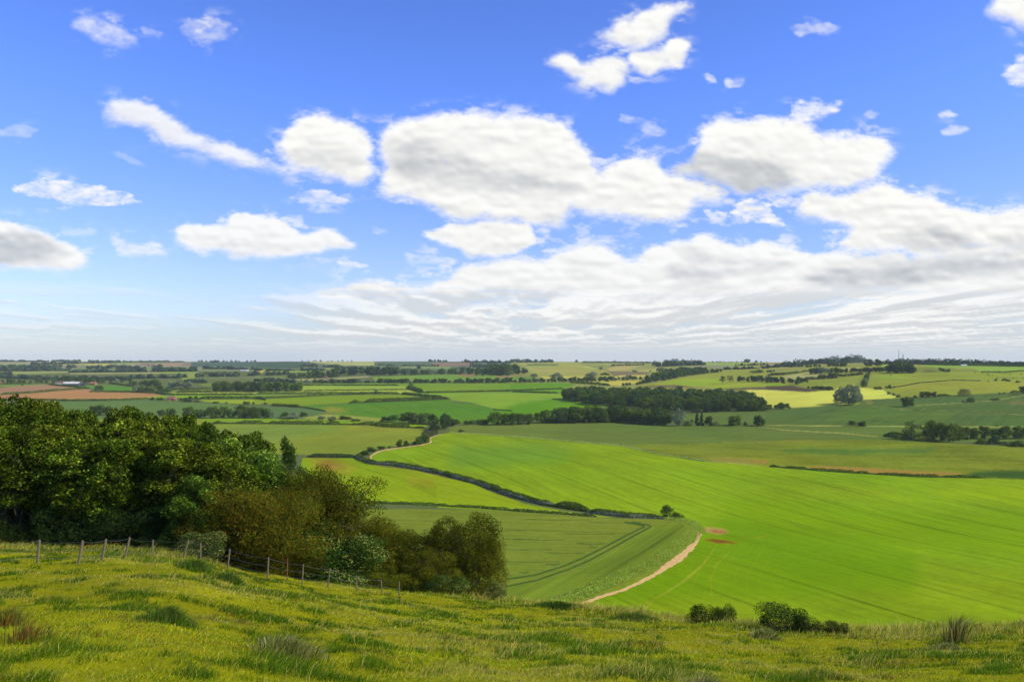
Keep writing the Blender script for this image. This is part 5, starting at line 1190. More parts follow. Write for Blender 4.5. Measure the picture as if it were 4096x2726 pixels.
# ------------------------------------------------------------------ buildings, masts
M_ROOFW = simple_mat('sheet_roof', (.62, .56, .5), .5, .1, .3); M_GREENW = simple_mat('green_cladding', (.03, .07, .045), .6, .1, .3)
M_BRICK = simple_mat('brick', (.33, .15, .08), .9, .25, 1.5); M_TILE = simple_mat('clay_tiles', (.36, .12, .06), .85, .25, 1.0)
M_WHITE = simple_mat('white_render', (.7, .68, .62), .8, .08, .5); M_GLASS = simple_mat('dark_opening', (.02, .022, .025), .3, .1, 1)
M_STEEL = simple_mat('mast_steel', (.25, .26, .28), .5, .1, 1, .3); M_BROWNT = simple_mat('brown_tiles', (.16, .09, .06), .9, .25, 1)
def house(reg, x, y, w, hw, hr, dep, label, wall, roof, rot=0.0, name='farmhouse', cat='house', chim=True, nwin=3, door=True):
    p = hitz(reg, x, y); m = p[1] / F * zpx(reg); w, hw, hr, dep = w * m, hw * m, hr * m, dep * m
    root = link(name, None, None, tuple(p)); root.rotation_euler = (0, 0, rot); tag(root, label, cat)
    mb = MB(); mb.box(-w / 2, w / 2, -dep / 2, dep / 2, -3, hw); mb.add([(-w / 2, -dep / 2, hw), (-w / 2, dep / 2, hw), (-w / 2, 0, hw + hr * .94), (w / 2, -dep / 2, hw), (w / 2, dep / 2, hw), (w / 2, 0, hw + hr * .94)], None, [[0, 2, 1], [3, 4, 5]])
    link('wall', mb.mesh('wall', wall), root)
    mb = MB(); e = w * .03; t = .25
    for s in (-1, 1):
        a = np.array([[-w / 2 - e, s * dep * .55, hw - hr * .08], [w / 2 + e, s * dep * .55, hw - hr * .08], [w / 2 + e, 0, hw + hr], [-w / 2 - e, 0, hw + hr]])
        V = np.vstack([a, a + [0, 0, t]]); mb.add(V, [[0, 1, 2, 3], [4, 5, 6, 7], [0, 1, 5, 4], [1, 2, 6, 5], [2, 3, 7, 6], [3, 0, 4, 7]])
    rf = link('roof', mb.mesh('roof', roof), root)
    if chim:
        mb = MB(); mb.box(w * .3, w * .3 + w * .07, -w * .03, w * .03, hw + hr * .7, hw + hr * 1.35); link('chimney', mb.mesh('chimney', M_BRICK), rf)
    for i in range(nwin):
        cx = -w / 2 + w * (i + 1) / (nwin + 1); mb = MB(); mb.box(cx - w * .04, cx + w * .04, -dep / 2 - .05, -dep / 2 + .1, hw * .45, hw * .8); link('window', mb.mesh('window', M_GLASS), root)
    if door:
        mb = MB(); mb.box(-w * .42, -w * .3, -dep / 2 - .06, -dep / 2 + .1, 0, hw * .62); link('door', mb.mesh('door', M_GLASS), root)
house('A1', 668, 370, 130, 20, 16, 70, 'long farm barn with a pale sheet roof and green sides', M_GREENW, M_ROOFW, .05, 'barn', 'barn', False, 4)
house('A1', 765, 369, 50, 12, 9, 40, 'low dark green lean-to shed right of the barn', M_GREENW, M_GREENW, .1, 'shed', 'shed', False, 1)
house('A1', 592, 362, 34, 12, 8, 30, 'small red roofed outbuilding left of the barn', M_BRICK, M_TILE, 0, 'outbuilding', 'outbuilding', False, 1)
house('A1', 548, 354, 66, 11, 12, 30, 'pale farmhouse with a grey roof left of the barn', M_WHITE, M_BROWNT, .1, 'farmhouse', 'house', True, 3)
house('A1', 856, 362, 60, 12, 12, 36, 'red brick house with a clay tiled roof right of the barn', M_BRICK, M_TILE, -.1, 'farmhouse', 'house', True, 3)
house('A1', 1572, 506, 60, 20, 20, 40, 'brown roofed farmhouse between garden trees on the lane', M_BRICK, M_BROWNT, .25, 'farmhouse', 'house', True, 3)
house('A1', 1612, 506, 26, 14, 12, 26, 'small red tiled annex right of the brown roofed farmhouse', M_BRICK, M_TILE, .2, 'outbuilding', 'outbuilding', False, 1)
house('A1', 2250, 236, 66, 7, 5, 30, 'white roofed shed in the distant trees left of centre', M_WHITE, M_ROOFW, 0, 'shed', 'shed', False, 2, False)
house('A1', 8, 358, 30, 10, 10, 20, 'red house cut by the left edge of the photo', M_BRICK, M_TILE, 0, 'farmhouse', 'house', False, 1)
house('A4', 1800, 188, 50, 8, 5, 30, 'white building among trees on the right skyline', M_WHITE, M_ROOFW, 0, 'shed', 'shed', False, 2, False)
house('A4', 1302, 168, 50, 10, 12, 30, 'red tiled house in the trees beside the masts', M_BRICK, M_TILE, 0, 'farmhouse', 'house', True, 2)
house('A3', 800, 158, 50, 8, 6, 30, 'long grey farm shed on the centre skyline', M_BRICK, M_BROWNT, 0, 'shed', 'shed', False, 2, False)
house('A2', 640, 306, 50, 7, 6, 24, 'low roofed shed at the foot of the dark tree belt', M_BRICK, M_BROWNT, 0, 'shed', 'shed', False, 2, False)

def mast(reg, x, y, h, w, label, n=9, drums=()):
    p = hitz(reg, x, y); m = p[1] / F * zpx(reg); h *= m; w *= m
    root = link('radio_mast', None, None, tuple(p)); tag(root, label, 'mast')
    mb = MB(); L = [np.array([math.cos(a) * w / 2, math.sin(a) * w / 2, 0]) for a in (0.3, 2.4, 4.5)]
    for l in L: mb.tube([l, l * .5 + [0, 0, h]], [w * .06, w * .05], 5)
    for i in range(n * 2):
        z = h * i / (n * 2); k = 1 - .5 * i / (n * 2); k2 = 1 - .5 * (i + 1) / (n * 2)
        for j in range(3):
            mb.tube([L[j] * k + [0, 0, z], L[(j + 1) % 3] * k2 + [0, 0, h * (i + 1) / (n * 2)]], [w * .03] * 2, 3)
    link('lattice', mb.mesh('lattice', M_STEEL), root)
    mb = MB(); mb.tube([(0, 0, h), (0, 0, h * 1.12)], [w * .06, w * .03], 5); link('antenna', mb.mesh('antenna', M_STEEL), root)
    for f in drums:
        mb = MB(); mb.tube([(-w * .1, -w * .2, h * f), (-w * .1, -w * .75, h * f)], [w * .38, w * .42], 10); link('dish', mb.mesh('dish', M_STEEL), root)
mast('A4', 1204, 165, 125, 9, 'taller lattice radio mast on the right skyline', 10, (.55, .8))
mast('A4', 1242, 166, 90, 10, 'shorter lattice mast with dishes right of the taller one', 7, (.9, .78, .66))
mast('A1', 1625, 140, 35, 2.5, 'hair thin distant mast on the left skyline', 5)

# ------------------------------------------------------------------ meadow grass
def meadow():
    rg = RS(8); n = 620000
    a, b = 6.5, 62.0
    f = rg.rand(n); Y = 1 / (1 / a + f * (1 / b - 1 / a)) ** 1.0
    Y = a * (b / a) ** (f ** .85)
    t = rg.uniform(-.74, .74, n); X = t * (Y + 3)
    u = np.clip(CU + F * X / Y, _cu[0], _cu[-1]); yc = np.interp(u, _cu, _cd)
    k = Y < yc + 5; X, Y, yc, u = X[k], Y[k], yc[k], u[k]; n = len(X)
    Z = H(X, Y)
    tuft = fbm(X / .75, Y / .6, 3, 61) * .6 + fbm(X / 2.6, Y / 1.9, 2, 64) * .4; big = fbm(X / 6, Y / 6, 3, 62); dry = fbm(X / 3.0, Y / 2.2, 3, 63)
    tall = sstep(.53, .63, tuft); crest = sstep(6, 0, yc - Y) * sstep(1100, 2300, u * 4)
    fencebank = sstep(11, 3, yc - Y) * (1 - sstep(800, 1000, u * 4))
    Hh = (.03 + .085 * tall + .03 * big) * rg.uniform(.5, 1.3, n) + .30 * crest * rg.rand(n) + .20 * fencebank * rg.rand(n)
    wd = np.maximum(.006, Y / F * rg.uniform(.35, .75, n))
    G = np.array([srgb((176, 180, 16)), srgb((148, 168, 8)), srgb((198, 186, 40)), srgb((122, 150, 4))]) * 1.0
    C = G[rg.randint(0, 4, n)] * np.exp(rg.normal(-.10, .36, n))[:, None]
    C *= (.66 + .55 * big + .30 * (fbm(X / .5, Y / .4, 2, 66) - .5))[:, None]
    dark = (tall * .75)[:, None]; C = C * (1 - dark) + np.array(srgb((76, 126, 6))) * .72 * dark * (1 + rg.normal(0, .2, n))[:, None]
    st = (rg.rand(n) < (.07 + .45 * sstep(.5, .72, dry) + .25 * crest + .2 * fencebank) * (1 - .6 * tall)); C[st] = np.array(srgb((205, 190, 92))) * rg.uniform(.6, 1.2, st.sum())[:, None]; Hh[st] *= 1.35
    rd = (rg.rand(n) < .30 * sstep(.62, .8, fbm(X / 2, Y / 1.5, 3, 70))); C[rd] = np.array(srgb((150, 112, 62))) * rg.uniform(.6, 1, rd.sum())[:, None]
    C = np.clip(C, .01, .9)
    # wind leans the blades to the right
    az = rg.uniform(0, 6.283, n); lean = rg.uniform(.3, 1.1, n)
    dx = np.cos(az) * lean + .45; dy = np.sin(az) * lean
    px_, py_ = rg.normal(size=(2, n)); q = np.hypot(px_, py_) + 1e-6; px_ = np.abs(px_ / q) + .6; py_ = py_ / q * .6; q = np.hypot(px_, py_); px_ /= q; py_ /= q
    Hh = Hh * (.6 + .9 * fbm(X / .35, Y / .3, 2, 68)); base = np.stack([X, Y, Z - .02], 1); side = np.stack([px_, py_, 0 * X], 1) * wd[:, None] * .5
    mid = base + np.stack([dx * Hh * .3, dy * Hh * .3, Hh * .62], 1); tip = base + np.stack([dx * Hh * .95, dy * Hh * .95, Hh], 1)
    V = np.stack([base - side, base + side, mid + side * .8, mid - side * .8, tip], 1).reshape(-1, 3)
    i = np.arange(n)[:, None] * 5; quad = i + np.array([[0, 1, 2, 3]]); tri = i + np.array([[3, 2, 4]])
    o = link('grass', mesh_np('grass', V, [quad, tri], M_GRASS, cols=np.repeat(C, 5, 0))); tag(o, 'rough windblown meadow grass on the near hillside', 'grass', kind='stuff')
    print('grass', n)
meadow()

def tussock(un, y, h, w, label, base, n=900, seed=0, name='grass_tussock', cat='tussock'):
    rg = RS(seed + 200); x = (un / 4 - CU) / F * y; z = float(H(np.array([x]), np.array([y]))[0])
    a = rg.uniform(0, 6.283, n); rr = np.abs(rg.normal(0, .5, n)); rr *= (.6 + .8 * vnoise(a * 1.3, a * 0, seed)); X = np.cos(a) * rr * w / 2; Y = np.sin(a) * rr * w / 2; rr = np.minimum(rr, 1.15)
    Hh = h * (1.1 - rr ** 2 * .7) * rg.uniform(.5, 1.1, n); wd = np.maximum(.008, y / F * rg.uniform(.5, .9, n))
    C = pal(base, .25, n, rg); dx = np.cos(a) * rr * .7 + .35 + rg.normal(0, .2, n); dy = np.sin(a) * rr * .7 + rg.normal(0, .2, n)
    Zg = H(X + x, Y + y) - z
    B = np.stack([X, Y, Zg - .03], 1); side = np.stack([np.ones(n), rg.normal(0, .5, n), 0 * X], 1) * wd[:, None] * .5
    mid = B + np.stack([dx * Hh * .3, dy * Hh * .3, Hh * .7], 1); tip = B + np.stack([dx * Hh * .9, dy * Hh * .9, Hh * .95], 1)
    V = np.stack([B - side, B + side, mid + side * .8, mid - side * .8, tip], 1).reshape(-1, 3); i = np.arange(n)[:, None] * 5
    o = link(name, mesh_np(name, V, [i + np.array([[0, 1, 2, 3]]), i + np.array([[3, 2, 4]])], M_GRASS, cols=np.repeat(C, 5, 0)), None, (x, y, z)); tag(o, label, cat, kind='stuff' if name == 'dock_weeds' else None)
DT = [(.10, .19, .010), (.14, .24, .016), (.16, .20, .03), (.22, .24, .05)]; BT = [(.40, .36, .10), (.30, .32, .05), (.18, .23, .02), (.50, .42, .16), (.14, .18, .02)]
tussock(2800, 11.2, .42, 1.0, 'brownish grass tussock near the bottom edge right of centre', BT, 1500, 1)
tussock(3785, 24, .28, 1.2, 'tall dark grass clump on the crest near the right edge', BT, 1600, 2)
tussock(778, 29, .38, 1.5, 'dark trampled tuft below the elder bush', DT, 900, 3)
tussock(912, 28, .34, 1.3, 'dark tuft right of the trampled one', DT, 900, 4)
tussock(3055, 27, .4, 1.2, 'pale edged tuft below the largest meadow edge bush', BT, 900, 5)
tussock(1150, 12.2, .32, 1.3, 'broad brown tussock low on the slope left of centre', BT, 1500, 6)
tussock(670, 13.5, .3, 1.1, 'dark bent grass tuft in the middle of the left slope', DT, 1200, 7)
tussock(2540, 38, .4, 2.6, 'low green bramble mound on the crest left of the bushes', DT, 1500, 8, 'bramble_patch', 'bramble')
tussock(2230, 44, .4, 3.0, 'bright green nettle patch on the crest in the centre', [(.10, .17, .02), (.07, .13, .015)], 1500, 9, 'nettle_patch', 'nettles')
tussock(3820, 27, 1.0, 1.0, 'thin seeding stalks behind the dark clump on the right crest', BT, 260, 10)
tussock(20, 12.5, .40, .9, 'rusty dock plants at the left edge of the meadow', [(.42, .20, .03), (.22, .18, .03), (.14, .20, .03), (.2, .24, .03)], 260, 11, 'dock_weeds', 'weeds')
tussock(95, 11.0, .3, .9, 'rusty dock plants low at the left corner of the meadow', [(.36, .18, .03), (.20, .20, .03), (.14, .20, .03)], 260, 12, 'dock_weeds', 'weeds')
def poppy(un, y, k):
    x = (un / 4 - CU) / F * y; z = float(H(np.array([x]), np.array([y]))[0]); mb = MB(); mb.tube([(0, 0, 0), (.03, 0, .3), (.08, 0, .52)], [.006, .005, .005], 4)
    root = link('poppy', None, None, (x, y, z)); tag(root, k, 'poppy'); link('stem', mb.mesh('stem', simple_mat('poppy_stem', (.06, .12, .03))), root)
    mb = MB()
    for a in range(4):
        c, s = math.cos(a * 1.57), math.sin(a * 1.57); mb.add([(.08, 0, .52), (.08 + c * .03 - s * .02, s * .03 + c * .02, .55), (.08 + c * .045, s * .045, .54), (.08 + c * .03 + s * .02, s * .03 - c * .02, .55)], [[0, 1, 2, 3]])
    link('petals', mb.mesh('petals', simple_mat('poppy_red', (.7, .02, .01))), root)
poppy(347, 36.5, 'small red poppy in the tall grass by the second fence gap'); poppy(460, 37.5, 'larger red poppy in the tall grass behind the fence')

# ------------------------------------------------------------------ haze
def haze():
    mb = MB(); mb.box(-15000, 15000, -80, 10800, -75, 62)
    m, nt, out = newmat('haze'); v = N(nt, 'ShaderNodeVolumePrincipled'); v.inputs['Density'].default_value = HAZE; v.inputs['Color'].default_value = (.80, .88, 1, 1); v.inputs['Anisotropy'].default_value = 0.0
    nt.links.new(v.outputs[0], out.inputs['Volume']); o = link('haze', mb.mesh('haze', m)); tag(o, 'thin blue summer haze over the valley', 'haze', kind='stuff')
HAZE = 4.8e-5
haze()

# ------------------------------------------------------------------ sky
SUN_EL = math.radians(38); SUN_AZ = math.radians(105)     # azimuth clockwise from the view direction (+y)
sd = np.array([math.sin(SUN_AZ) * math.cos(SUN_EL), math.cos(SUN_AZ) * math.cos(SUN_EL), math.sin(SUN_EL)])
sd = np.array([math.sin(math.radians(105)) * math.cos(SUN_EL), math.cos(math.radians(105)) * math.cos(SUN_EL), math.sin(SUN_EL)]); SUN_AZ = math.radians(105)
w = bpy.data.worlds.new('World'); scene.world = w; w.use_nodes = True; nt = w.node_tree
bg = nt.nodes['Background']; sky = nt.nodes.new('ShaderNodeTexSky'); sky.sky_type = 'NISHITA'; sky.sun_disc = False
sky.sun_elevation = SUN_EL; sky.sun_rotation = SUN_AZ; sky.air_density = 1.0; sky.dust_density = 0.3; sky.ozone_density = 3.0
gm = nt.nodes.new('ShaderNodeGamma'); gm.inputs[1].default_value = 1.0
hs = nt.nodes.new('ShaderNodeHueSaturation'); hs.inputs['Saturation'].default_value = 1.2; hs.inputs['Hue'].default_value = .516; hs.inputs['Value'].default_value = 1.45
nt.links.new(sky.outputs[0], gm.inputs[0]); nt.links.new(gm.outputs[0], hs.inputs['Color']); tcw = nt.nodes.new('ShaderNodeTexCoord'); sx = nt.nodes.new('ShaderNodeSeparateXYZ'); rp = nt.nodes.new('ShaderNodeValToRGB'); mxw = nt.nodes.new('ShaderNodeVectorMath'); mxw.operation = 'MULTIPLY'
nt.links.new(tcw.outputs['Generated'], sx.inputs[0]); nt.links.new(sx.outputs['Z'], rp.inputs[0])
e = rp.color_ramp.elements; e[0].position = 0.0; e[0].color = (.56, .56, .72, 1); e[1].position = .6; e[1].color = (.80, .82, .95, 1)
q_ = rp.color_ramp.elements.new(.12); q_.color = (.72, .70, .86, 1); q_ = rp.color_ramp.elements.new(.30); q_.color = (.76, .84, 1.14, 1)
nt.links.new(hs.outputs[0], mxw.inputs[0]); nt.links.new(rp.outputs[0], mxw.inputs[1]); nt.links.new(mxw.outputs[0], bg.inputs[0]); bg.inputs[1].default_value = 0.15

def cloud_fields(st=4.2):
    # cover and tone of the clouds on a piece of the sky dome, from traced outlines + fractal detail
    U = np.arange(-420, 4520, st); R = np.arange(-200, 1500, st)
    uu, rr = np.meshgrid(U, R)
    den = np.zeros(uu.shape); gre = np.zeros(uu.shape); alp = np.zeros(uu.shape)
    per = .55 + .45 * np.clip((1500 - rr) / 1500, 0, 1)       # clouds flatten toward the horizon
    wx = (fbm(uu / 150, rr / (95 * per), 4, 1) - .5) * 70; wy = (fbm(uu / 150, rr / (95 * per), 4, 2) - .5) * 42
    def billow(x, y, o, seed):
        s = 0; t = 0; a = 1
        for k in range(o): s = s + a * np.abs(2 * vnoise(x * 2 ** k + 5 * k, y * 2 ** k, seed + k) - 1) ; t += a; a *= .55
        return s / t
    bil_ = .35 + .65 * (fbm(uu / 85, rr / (62 * per), 5, 11, .55)) * .6 + .0; bil_ = (bil_ - bil_.mean()) * 1.6 + .5
    fin_ = fbm(uu / 44, rr / (30 * per), 5, 12, .6)
    det_ = fbm(uu / 17, rr / (13 * per), 4, 13, .6)
    wis_ = fbm(uu / 120, rr / 60, 5, 16)
    puf_ = billow(uu / 105, rr / (72 * per), 5, 17)
    def blur(A, s):
        k = np.exp(-.5 * (np.arange(-int(3 * s), int(3 * s) + 1) / s) ** 2); k /= k.sum(); h = len(k) // 2
        A = np.apply_along_axis(lambda a: np.convolve(np.pad(a, h, mode='edge'), k, 'valid'), 1, A)
        return np.apply_along_axis(lambda a: np.convolve(np.pad(a, h, mode='edge'), k, 'valid'), 0, A)
    D = [('S1', [(305, 100), (410, 60), (500, 100), (560, 150), (620, 205), (520, 200), (400, 165)], .62, 6), ('S1', [(770, 100), (920, 75), (1010, 120), (1000, 150), (900, 170), (850, 190), (790, 140)], .42, 7),
         ('S1', [(600, 110), (700, 145), (690, 165), (620, 150)], .3, 6),
         ('S1', [(395, 400), (460, 415), (520, 445), (620, 440), (700, 485), (760, 525), (870, 575), (960, 605), (1020, 635), (1090, 675), (1250, 715), (1290, 740), (1130, 748), (1000, 720), (880, 665), (740, 598), (620, 565), (500, 525), (450, 490)], .88, 4),
         ('S1', [(1235, 560), (1250, 520), (1340, 508), (1480, 512), (1560, 540), (1620, 590), (1625, 650), (1590, 700), (1600, 750), (1530, 800), (1450, 770), (1350, 745), (1240, 690), (1205, 610)], 1, 3.5),
         ('S1', [(1640, 600), (1655, 540), (1710, 508), (1820, 488), (1900, 478), (2050, 478), (2199, 495), (2380, 520), (2460, 545), (2515, 600), (2490, 640), (2545, 740), (2560, 790), (2640, 700), (2800, 663), (2850, 700), (2930, 760), (3100, 815), (3150, 845), (3080, 878), (2950, 865), (2985, 930), (2950, 952), (2850, 948), (2650, 940), (2500, 912), (2440, 930), (2400, 965), (2270, 958), (2170, 948), (2060, 940), (1900, 910), (1800, 862), (1640, 832), (1600, 760), (1655, 715), (1640, 660)], 1, 3),
         ('S2', [(775, 600), (800, 560), (870, 535), (980, 518), (1100, 513), (1200, 522), (1340, 555), (1380, 568), (1500, 588), (1640, 598), (1610, 640), (1590, 680), (1600, 740), (1520, 785), (1380, 815), (1200, 805), (1050, 835), (900, 820), (780, 765), (650, 720), (700, 690), (760, 690), (770, 640)], 1, 3),
         ('S2', [(1185, 512), (1230, 438), (1330, 438), (1428, 412), (1400, 462), (1340, 500), (1260, 525)], .92, 4), ('S2', [(450, 488), (500, 508), (600, 518), (680, 560), (600, 585), (540, 535), (450, 520)], .5, 5),
         ('S2', [(325, 165), (430, 130), (395, 80), (500, 90), (530, 55), (640, 15), (740, -8), (785, 20), (735, 80), (690, 100), (700, 140), (600, 175), (530, 215), (440, 190)], 1, 4.5), ('S2', [(508, 230), (640, 210), (655, 168), (745, 175), (755, 220), (720, 250), (740, 282), (640, 295), (570, 335), (520, 310), (510, 270)], 1, 4.5),
         ('S2', [(120, 260), (210, 218), (262, 228), (300, 290), (380, 258), (500, 270), (512, 322), (440, 312), (475, 355), (400, 402), (258, 372), (300, 330), (200, 290)], .98, 4.5), ('S2', [(820, 310), (870, 320), (880, 358), (835, 358)], .9, 3.5), ('S2', [(912, 342), (1005, 332), (992, 368), (918, 376)], .75, 4),
         ('S2', [(1195, 118), (1260, 100), (1340, 92), (1410, 120), (1350, 145), (1280, 135), (1230, 165)], .5, 6), ('S2', [(2005, 25), (2080, 5), (2199, -60), (2500, -60), (2500, 200), (2330, 170), (2199, 145), (2130, 105)], 1, 3.5),
         ('S2', [(2105, 312), (2160, 295), (2168, 258), (2330, 235), (2400, 360), (2160, 358)], 1, 3.5), ('S2', [(1828, 485), (1870, 468), (1915, 490), (1850, 512)], .75, 4), ('S2', [(1848, 562), (1880, 538), (1965, 548), (1940, 567), (1860, 578)], .55, 4), ('S2', [(1505, 495), (1550, 473), (1595, 490), (1550, 507)], .45, 5),
         ('S2', [(1195, 912), (1240, 848), (1290, 815), (1400, 850), (1460, 798), (1560, 780), (1620, 780), (1700, 822), (1780, 828), (1865, 890), (1750, 908), (1900, 896), (2060, 918), (2199, 888), (2500, 880), (2500, 1120), (1990, 1080), (1800, 1130), (1650, 1070), (1400, 1068), (1385, 1038), (1490, 1018), (1400, 955), (1300, 945)], 1, 3),
         ('S2', [(938, 912), (1000, 865), (1110, 868), (1140, 920), (1185, 985), (1100, 965), (1000, 938)], 1, 3.5), ('S2', [(818, 900), (930, 912), (928, 950), (860, 948)], .9, 4), ('S2', [(1118, 860), (1205, 842), (1215, 872), (1140, 888)], .85, 4),
         ('S2', [(575, 1092), (640, 1053), (720, 1042), (780, 1028), (850, 1002), (900, 1018), (980, 1048), (1080, 1042), (1200, 1052), (1300, 1090), (1450, 1072), (1700, 1092), (1900, 1062), (1990, 1068), (2199, 1058), (2600, 1050), (2600, 1470), (0, 1470), (-600, 1440), (-1000, 1400), (-1280, 1360), (-1210, 1312), (-1000, 1292), (-800, 1255), (-600, 1205), (-450, 1230), (-300, 1195), (-200, 1125), (0, 1095), (140, 1125), (200, 1078), (280, 1052), (400, 1062), (460, 1102), (560, 1112)], .96, 3),
         ('S1', [(1775, 1012), (1880, 985), (1955, 942), (2060, 958), (2199, 948), (2292, 985), (2305, 1035), (2199, 1105), (2000, 1095), (1920, 1052)], .98, 3.5),
         ('S1', [(745, 978), (980, 968), (1045, 908), (1180, 912), (1215, 950), (1320, 998), (1400, 978), (1480, 1008), (1560, 1072), (1350, 1068), (1250, 1085), (1130, 1100), (900, 1085), (770, 1052)], .95, 4),
         ('S1', [(50, 812), (130, 778), (230, 768), (400, 785), (470, 818), (560, 838), (615, 872), (500, 884), (330, 874), (160, 845)], .92, 4), ('S1', [(-500, 930), (60, 955), (140, 985), (210, 1030), (290, 1045), (385, 1090), (368, 1125), (366, 1160), (330, 1175), (180, 1155), (-500, 1150)], .95, 3.5),
         ('S1', [(250, 1000), (420, 973), (430, 1000), (350, 1022)], .4, 6), ('S1', [(448, 985), (510, 998), (550, 1050), (650, 1032), (712, 1082), (600, 1095), (510, 1088), (490, 1040)], .68, 5), ('S1', [(1225, 845), (1380, 812), (1515, 862), (1400, 872), (1340, 888)], .75, 4), ('S1', [(1440, 1118), (1600, 1135), (1540, 1148), (1460, 1142)], .8, 3),
         ('S1', [(-100, 580), (100, 528), (170, 550), (120, 585)], .35, 6), ('S1', [(1588, 968), (1672, 990), (1620, 1008)], .35, 6), ('S1', [(1740, 1088), (1850, 1098), (1985, 1122), (1760, 1135)], .45, 5), ('S1', [(-300, 1270), (100, 1296), (150, 1332), (280, 1350), (292, 1388), (100, 1375), (-300, 1360)], .7, 4), ('S1', [(1130, 565), (1180, 590), (1240, 620), (1200, 635)], .4, 5), ('S1', [(430, 640), (540, 665), (630, 715), (560, 700)], .22, 6)]
    for reg, pts, a, s in D:
        P = npts(reg, pts); ext = P.max(0) - P.min(0); size = min(ext[1], 260.0)
        sf = float(np.clip(size * .09, 6, 26)) / st
        m = inpoly(P, uu + wx * 2.0 * size / 260, rr + wy * 1.8 * size / 260).astype(float)
        i = np.where(m.any(0))[0]; j = np.where(m.any(1))[0]
        if len(i) == 0: continue
        pad = int(sf * 4) + 6
        sl = (slice(max(0, j[0] - pad), j[-1] + pad + 1), slice(max(0, i[0] - pad), i[-1] + pad + 1))
        m = blur(m[sl], sf)
        n1 = bil_[sl] if size > 120 else fin_[sl]
        v = m + (n1 - .5) * ((1.15 if size > 160 else 1.55) if a > .8 else 1.3) + (det_[sl] - .5) * .30
        wdt = (.15 if a > .85 else .32) + .10 * sstep(900, 200, rr[sl]) * (a > .85)
        wdt = wdt + .16 * sstep(.001, -.02, np.gradient(m, axis=0)) + .09
        e = sstep(.46 - wdt, .54 + wdt, v) * sstep(.04, .24, m)
        if size < 130 or a < .85: e = e * np.clip(.35 + 1.3 * (fin_[sl] - .22), 0, 1)
        den[sl] = np.maximum(den[sl], m); alp[sl] = 1 - (1 - alp[sl]) * (1 - e * a)
    GREY = [('S1', [(1240, 610), (1330, 635), (1450, 665), (1590, 665), (1580, 715), (1440, 722), (1260, 690)], .55), ('S1', [(1650, 590), (1800, 595), (1950, 640), (2100, 720), (2300, 750), (2540, 780), (2450, 830), (2199, 820), (1900, 800), (1720, 770), (1670, 690)], .7), ('S1', [(2290, 915), (2450, 915), (2400, 970), (2280, 960)], .55),
          ('S2', [(640, 720), (780, 640), (950, 675), (1120, 695), (1260, 780), (1050, 835), (900, 820), (780, 765)], 1.0), ('S2', [(1600, 1000), (1850, 965), (2000, 1030), (2199, 1000), (2400, 1010), (2400, 1062), (1990, 1068), (1700, 1062)], .75), ('S2', [(1440, 890), (1560, 868), (1600, 900), (1480, 930)], .3),
          ('S2', [(700, 1085), (800, 1075), (900, 1118), (1100, 1128), (1280, 1128), (1100, 1158), (860, 1158)], .9), ('S2', [(600, 1148), (800, 1145), (960, 1200), (900, 1228), (700, 1218)], .8), ('S2', [(1180, 1180), (1500, 1135), (1900, 1100), (2400, 1070), (2400, 1145), (1900, 1180), (1700, 1232), (1300, 1228)], .8), ('S2', [(1550, 1270), (2400, 1235), (2400, 1300), (1700, 1305)], .7),
          ('S2', [(400, 1255), (1200, 1275), (1500, 1310), (500, 1300)], .6), ('S2', [(180, 1140), (400, 1165), (370, 1205), (220, 1180)], .5), ('S1', [(1500, 1240), (1900, 1245), (2300, 1230), (2600, 1290), (1500, 1300)], .6), ('S1', [(-500, 1000), (150, 1000), (250, 1058), (330, 1092), (180, 1125), (-500, 1135)], .95), ('S1', [(60, 820), (300, 840), (520, 862), (480, 885), (160, 850)], .5),
          ('S1', [(780, 1030), (1000, 1040), (1300, 1050), (1250, 1085), (900, 1085)], .4), ('S1', [(450, 480), (600, 520), (800, 610), (1000, 700), (1200, 740), (1000, 730), (600, 570)], .4), ('S1', [(1100, 1330), (1500, 1310), (1700, 1330), (1300, 1360)], .6)]
    for reg, pts, a in GREY:  # shade of the cloud undersides, painted as grey zones
        P = npts(reg, pts); m = inpoly(P, uu + wx * .9, rr + wy * .8).astype(float); gre = np.maximum(gre, blur(m, 6.0) * a)
    # streaky layers toward the horizon
    z = np.clip((1440 - rr) / 340, 0, 1)
    side = sstep(500, 1900, uu + (rr - 1300) * 2.0)
    wv_ = (fbm(uu / 260, rr / 60, 3, 95) - .5) * 30
    lay = fbm(uu / 150 + 3, (rr + wv_) / (20 + 34 * z ** 1.2), 4, 91)
    lay2 = fbm(uu / 420 + 9, (rr + wv_) / (20 + 40 * z), 3, 92)
    band_ = sstep(1190, 1270, rr + (1 - side) * -40) * (1 - .75 * sstep(1370, 1440, rr))
    streak = sstep(.50, .68, lay * .7 + lay2 * .3) * band_ * (.10 + .16 * side)
    veil = sstep(1080, 1400, rr) ** 1.1 * (.38 + .42 * side)
    alpha = np.clip(alp, 0, 1)
    # rows of small cumulus shrinking toward the horizon (a flat cloud layer seen in perspective)
    e_ = np.maximum(1442 - rr, 12.0)
    def layer(k): e2 = e_ * k; return fbm((uu - 2048) / (e2 + 25) * .80 + 40, 640 / (e2 + 25) + (wis_ - .5) * .5, 5, 71, .60)
    P0 = layer(1.0); Pa = layer(1.05); Pb = layer(.95)
    thr = .555 - .17 * side - .05 * sstep(1300, 1180, rr)
    cum = sstep(thr - .09, thr + .09, P0) * sstep(20, 120, e_) * (.35 + .55 * side) * sstep(1090, 1200, rr)
    keepd = sstep(1260, 1150, rr + (lay - .5) * 120)
    alpha = np.where(rr > 1120, np.maximum(alpha * keepd, cum), alpha)
    ctone = np.clip(.5 + (Pb - Pa) * 5.5, 0, 1)          # painted shading: 1 at the lit tops, 0 at the shaded bases
